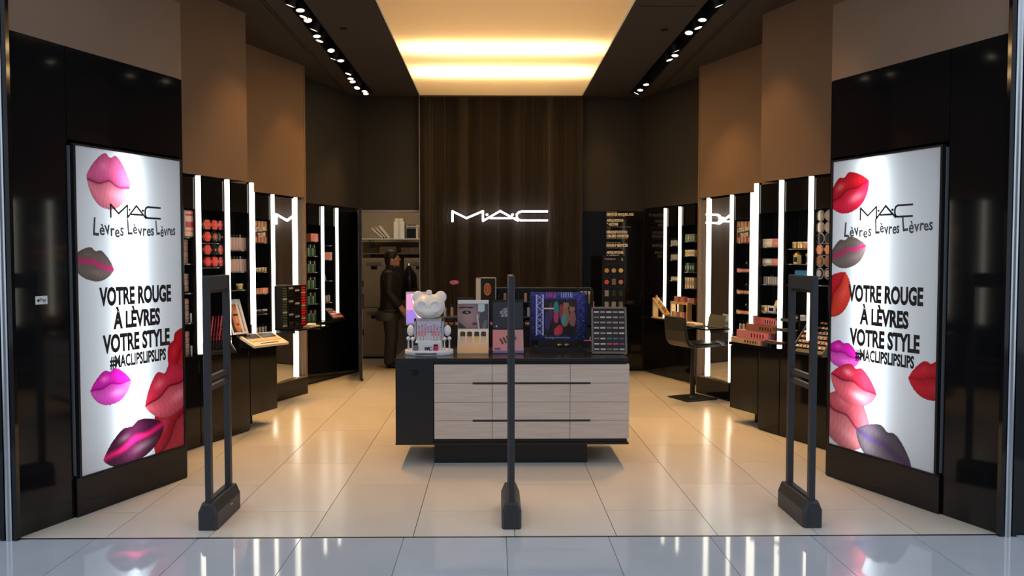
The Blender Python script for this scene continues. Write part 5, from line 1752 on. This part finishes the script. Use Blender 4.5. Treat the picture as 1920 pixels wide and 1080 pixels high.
# ------------------------------------------------------------------ stock room
beige = flat('beige_steel', (0.34, 0.285, 0.215), 0.45)
for i, (x_, lb) in enumerate(((-2.02, 'beige steel locker with two doors behind the person'), (-1.30, 'beige steel locker beside the violet-glow door frame'))):
    t = thing('steel_locker', lb, 'locker', (x_, 12.85, 0))
    BX(-0.24, 0.24, 0.0, 0.45, 0.03, 1.62).build('body', beige, t)
    BX(-0.22, 0.22, 0.03, 0.42, 0.0, 0.03).build('foot', matte_black, t)
    for z0, z1 in ((0.06, 0.81), (0.83, 1.60)):
        d_ = BX(-0.225, 0.225, -0.015, 0.0, z0, z1).build('door', beige, t, bevel=0.003)
        BX(-0.05, 0.05, -0.018, -0.015, z1 - 0.16, z1 - 0.11).build('label_holder', C_dark, d_)
        BX(-0.20, -0.17, -0.025, -0.015, (z0 + z1) / 2 - 0.06, (z0 + z1) / 2 + 0.04).build('latch', matte_black, d_)
        for k in range(3):
            BX(-0.12, 0.12, -0.017, -0.015, z1 - 0.06 - 0.02 * k, z1 - 0.055 - 0.02 * k).build('vent', C_dark, d_)
t = thing('stock_shelf', 'white wall shelf high in the stock room', 'shelf', (-1.65, 12.75, 1.93))
BX(-0.62, 0.55, 0.0, 0.60, -0.02, 0.0).build('board', white_card, t)
for x_ in (-0.45, 0.4):
    BX(x_, x_ + 0.02, 0.1, 0.60, -0.14, -0.02).build('bracket', chrome, t)
t = thing('stock_shelf', 'lower grey wall shelf in the stock room above the lockers', 'shelf', (-1.65, 12.85, 1.70))
BX(-0.55, 0.55, 0.0, 0.50, -0.02, 0.0).build('board', flat('grey_board', (0.25, 0.22, 0.19), 0.6), t)
for x_ in (-0.45, 0.4):
    BX(x_, x_ + 0.02, 0.1, 0.50, -0.08, -0.02).build('bracket', chrome, t)
for i, a in enumerate((38, 44, 50)):
    product('ring_binder', 'pale binder leaning on the stock room shelf', 'binder', 'leaning binders in the stock room',
            [('cover', MB().box(-0.012, 0.012, -0.1, 0.1, 0.0, 0.24, M=Matrix.Rotation(R(-a), 4, 'Y')).mesh('cover'), (C_cream, C_clear, C_tan)[i]),
             ('spine', MB().box(-0.010, 0.010, -0.103, -0.1, 0.02, 0.2, M=Matrix.Rotation(R(-a), 4, 'Y')).mesh('spine'), white_card)],
            (-1.78 - 0.045 * i + 0.0, 12.88, 1.94), 0)
for nm_, lb, x_, z_, w_, h_, mm in (('stock_box', 'tall white carton on the stock room shelf', -1.62, 1.931, 0.17, 0.27, white_card), ('stock_box', 'dark file box on the stock room shelf', -1.33, 1.931, 0.34, 0.16, C_dark),
                                ('stock_box', 'flat white carton in front of the tall white carton', -1.62, 2.202, 0.13, 0.05, C_cream),
                                ('stock_box', 'tan carton on the lower stock room shelf', -1.80, 1.701, 0.26, 0.10, C_tan), ('stock_box', 'flat pink grey carton on the lower stock room shelf', -1.42, 1.701, 0.34, 0.085, C_pouch)):
    product(nm_, lb, 'carton', None, [('carton', boxmesh(w_, 0.22, h_), mm), ('tape', BX(-0.02, 0.02, -0.1115, -0.1102, 0.0, h_).mesh('tape'), paper)], (x_, 12.98, z_), 0)
for i in range(4):
    product('folder', 'flat folder stacked on the dark file box', 'folder', 'folders on the dark file box', [('sheet', boxmesh(0.33, 0.2, 0.014), (C_clear, C_dark, white_card, C_dark)[i]), ('tab', BX(-0.03, 0.03, -0.104, -0.1, 0.002, 0.012).mesh('tab'), C_cream)], (-1.33 + 0.01 * (i % 2), 12.98, 2.0925 + 0.0145 * i), 0)
t = thing('hanging_coat', 'dark coat hanging in the stock room beside the locker', 'coat', (-1.45, 12.72, 0.95))
o = MB().lathe([(0.10, 0.0), (0.14, 0.03), (0.13, 0.25), (0.12, 0.40), (0.05, 0.50), (0.02, 0.55)], n=16, sy=0.5).build('cloth', C_dark, t, smooth=True)
MB().tube([(0, 0.0, 0.54), (0, 0.03, 0.58), (0, 0.06, 0.60), (0, 0.11, 0.60)], 0.005, 6).build('hook', chrome, t)
for i in range(5):
    product('letter_tray', 'stacked letter tray on the stock room floor unit', 'tray', 'stacked letter trays in the stock room',
            [('tray', boxmesh(0.22, 0.2, 0.012), C_clear), ('rim', BX(-0.112, 0.112, -0.104, -0.1, 0.0, 0.03).mesh('rim'), C_dark)], (-1.22, 12.2, 0.951 + 0.045 * i), 0)
t = thing('stock_trolley', 'narrow dark unit under the letter trays', 'cabinet', (-1.22, 12.2, 0))
BX(-0.13, 0.13, -0.13, 0.13, 0.04, 0.95).build('body', satin_black, t)
BX(-0.12, 0.12, -0.12, 0.12, 0.0, 0.04).build('foot', matte_black, t)

# ------------------------------------------------------------------ person in the stock room doorway
per = thing('person', 'person in black jacket and grey waist bag standing in the stock room doorway', 'person', (-1.64, 11.86, 0.001), R(6))
skin_m = pm('skin', (0.52, 0.28, 0.19), 0.5, var=0.06)
hair_m = pm('dark_hair', (0.012, 0.010, 0.009), 0.5)
jack_m = pm('black_jacket_cloth', (0.011, 0.011, 0.012), 0.65, var=0.3, scale=30)
trou_m = pm('dark_trouser_cloth', (0.020, 0.020, 0.023), 0.7, var=0.3, scale=30)
shoe_m = pm('black_shoe', (0.012, 0.012, 0.014), 0.35)


def organic(mb, name, mat, voxel, iters=4):
    o_ = mb.build(name, mat, per, smooth=True)
    m1 = o_.modifiers.new('remesh', 'REMESH')
    m1.mode = 'VOXEL'
    m1.voxel_size = voxel
    m1.use_smooth_shade = True
    m2 = o_.modifiers.new('smooth', 'SMOOTH')
    m2.iterations = iters
    return o_


b = MB()
# head tilted back a little, neck, trunk core, arms to the hands, legs to the ankles
HC = Vector((0.035, 0, 1.605))
b.ball(HC, 0.098, 1.0, 0.80, 1.18, 20, 14)
b.ball(HC + Vector((0.045, 0, -0.055)), 0.062, 1.0, 0.85, 0.95, 16, 10)          # jaw
b.tube([HC + Vector((0.088, 0, 0.03)), HC + Vector((0.118, 0, -0.012)), HC + Vector((0.092, 0, -0.026))], [0.010, 0.016, 0.012], 8)   # nose
b.ball(HC + Vector((0.094, 0, -0.052)), 0.018, 0.8, 1.3, 0.6, 10, 6)              # mouth
b.ball(HC + Vector((0.088, 0, -0.092)), 0.022, 0.9, 1.2, 0.8, 10, 6)              # chin
for s in (-1, 1):
    b.ball(HC + Vector((-0.008, s * 0.080, -0.012)), 0.026, 0.75, 0.45, 1.15, 10, 8)   # ear
    b.ball(HC + Vector((0.078, s * 0.030, 0.028)), 0.018, 0.8, 1.1, 0.7, 10, 6)        # brow
b.tube([(0.03, 0, 1.56), (0.012, 0, 1.49), (-0.005, 0, 1.40)], [0.058, 0.056, 0.075], 14)
b.tube([(-0.005, 0, 1.40), (0.0, 0, 1.20), (0.0, 0, 0.95), (0.0, 0, 0.86)], [0.09, 0.12, 0.12, 0.12], 16)
for s in (-1, 1):
    sh_ = Vector((-0.01, s * 0.175, 1.385))
    el = Vector((-0.015 if s < 0 else 0.02, s * 0.235, 1.115))
    wr = Vector((0.15, s * 0.225, 0.905))
    b.tube([Vector((-0.005, s * 0.06, 1.38)), sh_, el, wr], [0.06, 0.055, 0.042, 0.028], 12)
    hd = (wr - el).normalized()
    pc = wr + hd * 0.055
    b.tube([wr, pc, wr + hd * 0.095], [0.026, 0.036, 0.030], 12)
    ax = Vector((0.25, 0, 0.2)).normalized()
    for k_ in range(4):
        off = Vector((0.012 * (1.5 - k_) * 1.25, 0, 0.012 * (1.5 - k_)))
        ln = [0.062, 0.072, 0.068, 0.052][k_]
        p0 = wr + hd * 0.088 + off
        b.tube([p0, p0 + hd * ln * 0.5 + Vector((0, -s * 0.004, 0)), p0 + hd * ln * 0.75 + Vector((-0.006, -s * 0.018, -0.006)), p0 + hd * ln * 0.85 + Vector((-0.01, -s * 0.032, -0.006))], [0.0095, 0.009, 0.0085, 0.007], 8)
    th = wr + hd * 0.035
    b.tube([th, th + Vector((0.035, -s * 0.012, -0.008)), th + Vector((0.048, -s * 0.020, -0.035))], [0.013, 0.011, 0.009], 8)
    b.tube([(0.0, s * 0.085, 0.88), (0.015, s * 0.095, 0.50), (-0.01, s * 0.10, 0.08)], [0.085, 0.055, 0.035], 12)
organic(b, 'body', skin_m, 0.0075, 2)
for s in (-1, 1):
    MB().ball(HC + Vector((0.083, s * 0.031, 0.008)), 0.010, n=10, m=8).build('eye', ink, per, smooth=True)
h = MB()
h.ball(HC + Vector((-0.018, 0, 0.030)), 0.103, 1.02, 0.86, 1.10, 20, 14)
h.ball(HC + Vector((-0.050, 0, -0.035)), 0.072, 0.9, 1.0, 1.1, 16, 10)
ho = organic(h, 'hair', hair_m, 0.010, 3)
j = MB()
j.lathe([(0.165, 0.83), (0.175, 0.88), (0.172, 1.0), (0.165, 1.12), (0.172, 1.25), (0.165, 1.36), (0.125, 1.43), (0.078, 1.465), (0.074, 1.515), (0.066, 1.52)], (0.0, 0, 0), 28, 0.86, 1.18)
for s in (-1, 1):
    el = (-0.015 if s < 0 else 0.02, s * 0.245, 1.115)
    j.tube([(-0.005, s * 0.10, 1.385), (-0.01, s * 0.185, 1.375), (-0.012, s * 0.225, 1.25), el, (0.075, s * 0.238, 1.00), (0.145, s * 0.226, 0.912)], [0.075, 0.076, 0.068, 0.058, 0.052, 0.045], 14)
organic(j, 'jacket', jack_m, 0.011, 4)
MB().tube([(-0.09, -0.19, 1.32), (-0.05, -0.20, 1.34)], 0.006, 6).build('jacket_badge', chrome, per)
tr = MB()
tr.lathe([(0.13, 0.74), (0.168, 0.80), (0.165, 0.88), (0.155, 0.92)], (0, 0, 0), 24, 0.86, 1.08)
for s in (-1, 1):
    tr.tube([(0.0, s * 0.085, 0.85), (0.012, s * 0.095, 0.62), (0.018, s * 0.098, 0.46), (0.0, s * 0.10, 0.25), (-0.01, s * 0.10, 0.06)], [0.118, 0.108, 0.096, 0.090, 0.086], 14)
organic(tr, 'trousers', trou_m, 0.011, 4)
for s in (-1, 1):
    f_ = MB()
    f_.ball((0.06, s * 0.10, 0.035), 0.05, 1.9, 0.85, 0.68, 16, 10)
    f_.ball((-0.02, s * 0.10, 0.05), 0.048, 1.1, 0.9, 1.0, 14, 10)
    organic(f_, 'shoe', shoe_m, 0.009, 2)
wb_ = MB()
wb_.lathe([(0.17, 0.69), (0.19, 0.71), (0.198, 0.77), (0.195, 0.82), (0.18, 0.84)], (-0.035, 0, 0), 28, 0.95, 1.10)
wo = organic(wb_, 'waist_bag', pm('grey_bag_cloth', (0.045, 0.045, 0.046), 0.5), 0.011, 3)
MB().lathe([(0.196, 0.842), (0.196, 0.868), (0.186, 0.868), (0.186, 0.842)], (-0.01, 0, 0), 28, 0.90, 1.16).build('bag_strap', pm('grey_strap', (0.03, 0.03, 0.03), 0.5), per, smooth=True)

# the two walls are told apart by what stands there: the stock room door on one side, the make-up chair on the other
for o in bpy.data.objects:
    for key in ('label', 'group'):
        if key in o:
            o[key] = (o[key].replace('left side', 'stock door side').replace('right side', 'chair side')
                      .replace('left', 'door-side').replace('right ', 'chair-side ').replace('bchair-side ', 'bright ').replace('right wall', 'chair-side wall'))
